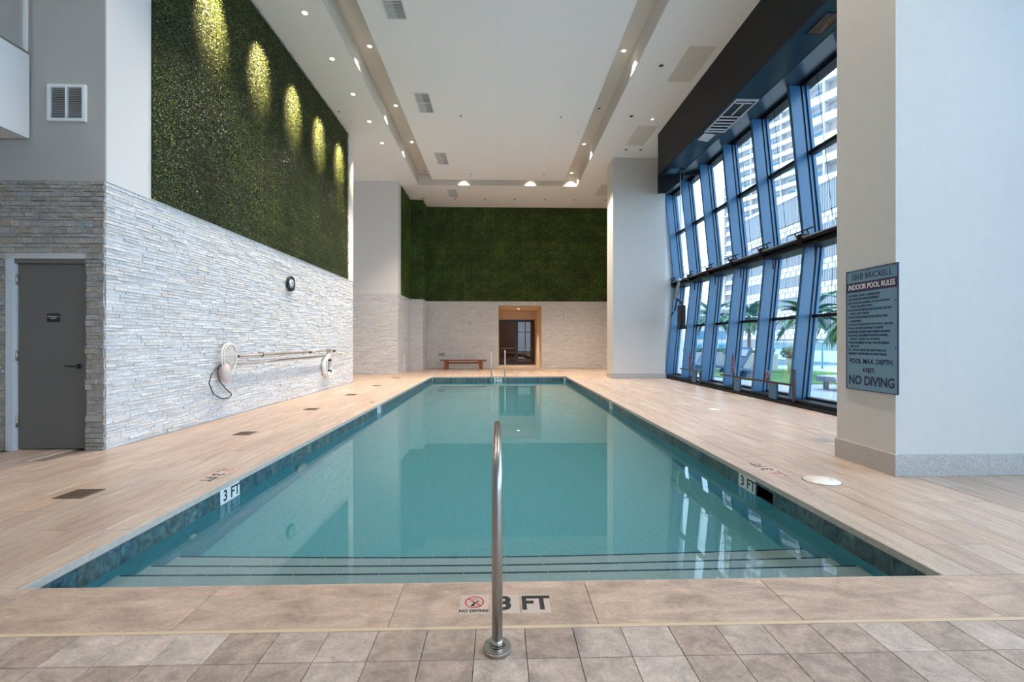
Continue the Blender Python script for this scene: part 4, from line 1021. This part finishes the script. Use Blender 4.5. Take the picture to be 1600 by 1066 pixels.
# loungers
def wave_lounger(x, y, rz, lab):
    o = empty('wave_lounge_chair', (x, y, .021), lab, 'lounge chair', 'blue-grey wave lounge chairs on the terrace', rz=rz)
    top = [(-.85, .30), (-.6, .36), (-.3, .30), (0, .26), (.3, .36), (.55, .72), (.78, 1.12)]
    under = [(x_, z_ - .1) for x_, z_ in top]
    MB().prism(top + under[::-1], 'y', -.36, .36).build('shell', M['lounge'], o, .01)
    for yy in (-.3, .24): MB().prism([(-.5, 0.001), (.45, 0.001), (.3, .28), (0, .17), (-.35, .22)], 'y', yy, yy + .06).build('leg', M['lounge'], o)
    MB().prism([(.5, .72), (.68, 1.02), (.74, .99), (.56, .69)], 'y', -.25, .25).build('head_pillow', M['chaise'], o, .01)
wave_lounger(9.95, 17.6, .15, 'dark blue wave lounge chair nearest the turf edge')
wave_lounger(10.6, 20.3, .25, 'blue-grey wave lounge chair by the nearer planter')
wave_lounger(9.6, 21.8, .3, 'pale blue wave lounge chair farthest along the windows')
ch = empty('chaise_longue', (10.35, 12.9, 0), 'grey flat chaise longue with raised back on the pale terrace', 'lounge chair', rz=.12)
MB().box(-.95, .35, -.35, .35, .24, .31).build('frame', M['chaise'], ch, .01)
MB().prism([(-.97, .31), (.3, .31), (.3, .42), (-.97, .40)], 'y', -.34, .34).build('seat_cushion', M['chaise'], ch, .02)
MB().prism([(.3, .31), (1.05, .80), (.98, .90), (.26, .42)], 'y', -.34, .34).build('back_cushion', M['chaise'], ch, .02)
for x_ in (-.75, .25):
    for y_ in (-.3, .22): MB().box(x_, x_ + .12, y_, y_ + .08, .001, .24).build('leg', M['slats'], ch)
MB().box(-.2, -.05, -.36, -.345, .16, .34).build('strap', M['lounge'], ch)

# ------------------------------------------------------------------ buildings beyond
pg = empty('parking_garage', (42, 50, -12), 'white parking garage facade of staggered blocks and grey slat bands', 'building')
GY0, GY1 = 30, 78
def G(y, z): return (y - 50, z + 12)
f = MB(); f.box(.6, 12, GY0 - 50, GY1 - 50, 0, 34.3); f.build('wall', M['slat_dark'], pg)
for i, zc in enumerate((-6.5, -3.5, -.5, 2.5, 5.5, 8.5, 11.5, 14.5, 17.5)):
    MB().box(.25, .6, GY0 - 50, GY1 - 50, zc - .75 + 12, zc + .75 + 12).build('panel_band', M['facade'], pg)
sb = MB()
for i, zc in enumerate((-5, -2, 1, 4, 7, 10, 13, 16)):
    y = GY0
    while y < GY1: sb.box(.15, .5, y - 50, y - 50 + .13, zc - .72 + 12, zc + .72 + 12); y += .3
y = GY0
while y < GY1: sb.box(.15, .5, y - 50, y - 50 + .13, 18.4 + 12, 22.1 + 12); y += .3
tag(sb.build('vertical_slats', M['slats'], pg), kind='stuff')
MB().box(0, .5, GY0 - 50, GY1 - 50, 34.1, 34.5).build('parapet', M['facade'], pg)
blk = MB().box(-.02, .3, -.46, .46, -.3, .3); me = D.meshes.new('block'); me.from_pydata(blk.v, [], blk.f); me.materials.append(M['facade']); me.update()
brest = MB(); nb = 0
cand = []
for zc in (2.5, 5.5, 8.5, 11.5, 14.5, 17.5):
    for rj, dz in ((0, -.38), (1, .38)):
        y = GY0 + 1 + rj * .6
        while y < GY1 - 1: cand.append((y, zc + dz)); y += 1.25
cand.sort(key=lambda t: abs(t[0] - 60) + abs(t[1] - 9) * .8)
for k, (y, z) in enumerate(cand):
    if k < 280 and 50 < y < 78:
        o = D.objects.new('block', me); C.objects.link(o); o.parent = pg; o.location = (0, y - 50, z + 12)
    else: brest.box(-.02, .3, y - 50 - .46, y - 50 + .46, z + 12 - .3, z + 12 + .3)
tag(brest.build('facade_blocks', M['facade'], pg), kind='stuff')
sl = MB()
for (y, z) in cand: sl.box(.2, .255, y - 50 + .50, y - 50 + .62, z + 12 - .32, z + 12 + .32)
tag(sl.build('dark_slots', M['slat_dark'], pg), kind='stuff')

def tower(loc, rz, L, z0, z1, fh, dep, lab, bays, seed):
    """facade along local +Y from 0 to L, facing local -X"""
    rr = random.Random(seed)
    o = empty('apartment_tower', loc, lab, 'building', rz=rz)
    MB().box(1.6, 18, 0, L, z0, z1).build('wall', M['facade_w'], o)
    n = int((z1 - z0) / fh); win = {}
    bw = L / bays
    def wm(w, h):
        k = (round(w, 2), round(h, 2))
        if k not in win:
            b = MB().box(0, .12, 0, w, 0, h); m = D.meshes.new('window_strip'); m.from_pydata(b.v, [], b.f); m.materials.append(M['tower_glass']); win[k] = m
        return win[k]
    for i in range(n):
        z = z0 + i * fh
        MB().box(0, 1.7, -.8, L + .8, z - .14, z + .14).build('balcony_slab', M['facade'], o)
        MB().box(-.05, .06, -.8, L * .97, z + .14, z + 1.05).build('balustrade', M['facade'] if i % 2 else M['facade_w'], o)
        for b in range(bays):
            w = bw * rr.choice([.45, .55, .65])
            q = D.objects.new('window_strip', wm(w, fh * .68)); C.objects.link(q); q.parent = o; q.location = (1.5, b * bw + bw * .15, z + .2)
    for b in range(bays + 1): MB().box(.1, 1.6, b * bw - .12, b * bw + .12, z0, z1).build('party_fin', M['facade'], o)
# near tower above the garage
tower((50.6, 64.2, 22.6), math.radians(23), 7.0, 0, 70, 3.1, 10, 'near white apartment tower rising above the garage at the upper right', 2, 1)
tower((84.5, 112, 0), math.radians(23), 33, 4, 120, 3.1, 10, 'far apartment tower with many balconies left of the near tower', 7, 2)
lb = empty('low_building', (52, 95, 0), 'low pale building behind the palms at the far windows', 'building')
MB().box(-12, 14, 0, 14, -12, 8.2).build('wall', M['facade_w'], lb)
for i in range(5):
    for j in range(3): MB().box(-10 + i * 4.6, -8.4 + i * 4.6, -.06, .02, -1 + j * 2.9, .8 + j * 2.9).build('pane', M['tower_win'], lb)
MB().box(-12.3, 14.3, -.3, 14.3, 8.2, 8.6).build('roof_edge', M['facade'], lb)
tag(MB().box(30, 200, -40, 260, -12.5, -12).build('ground', M['deck_out']), 'street level ground far below the terrace', 'ground', kind='structure')
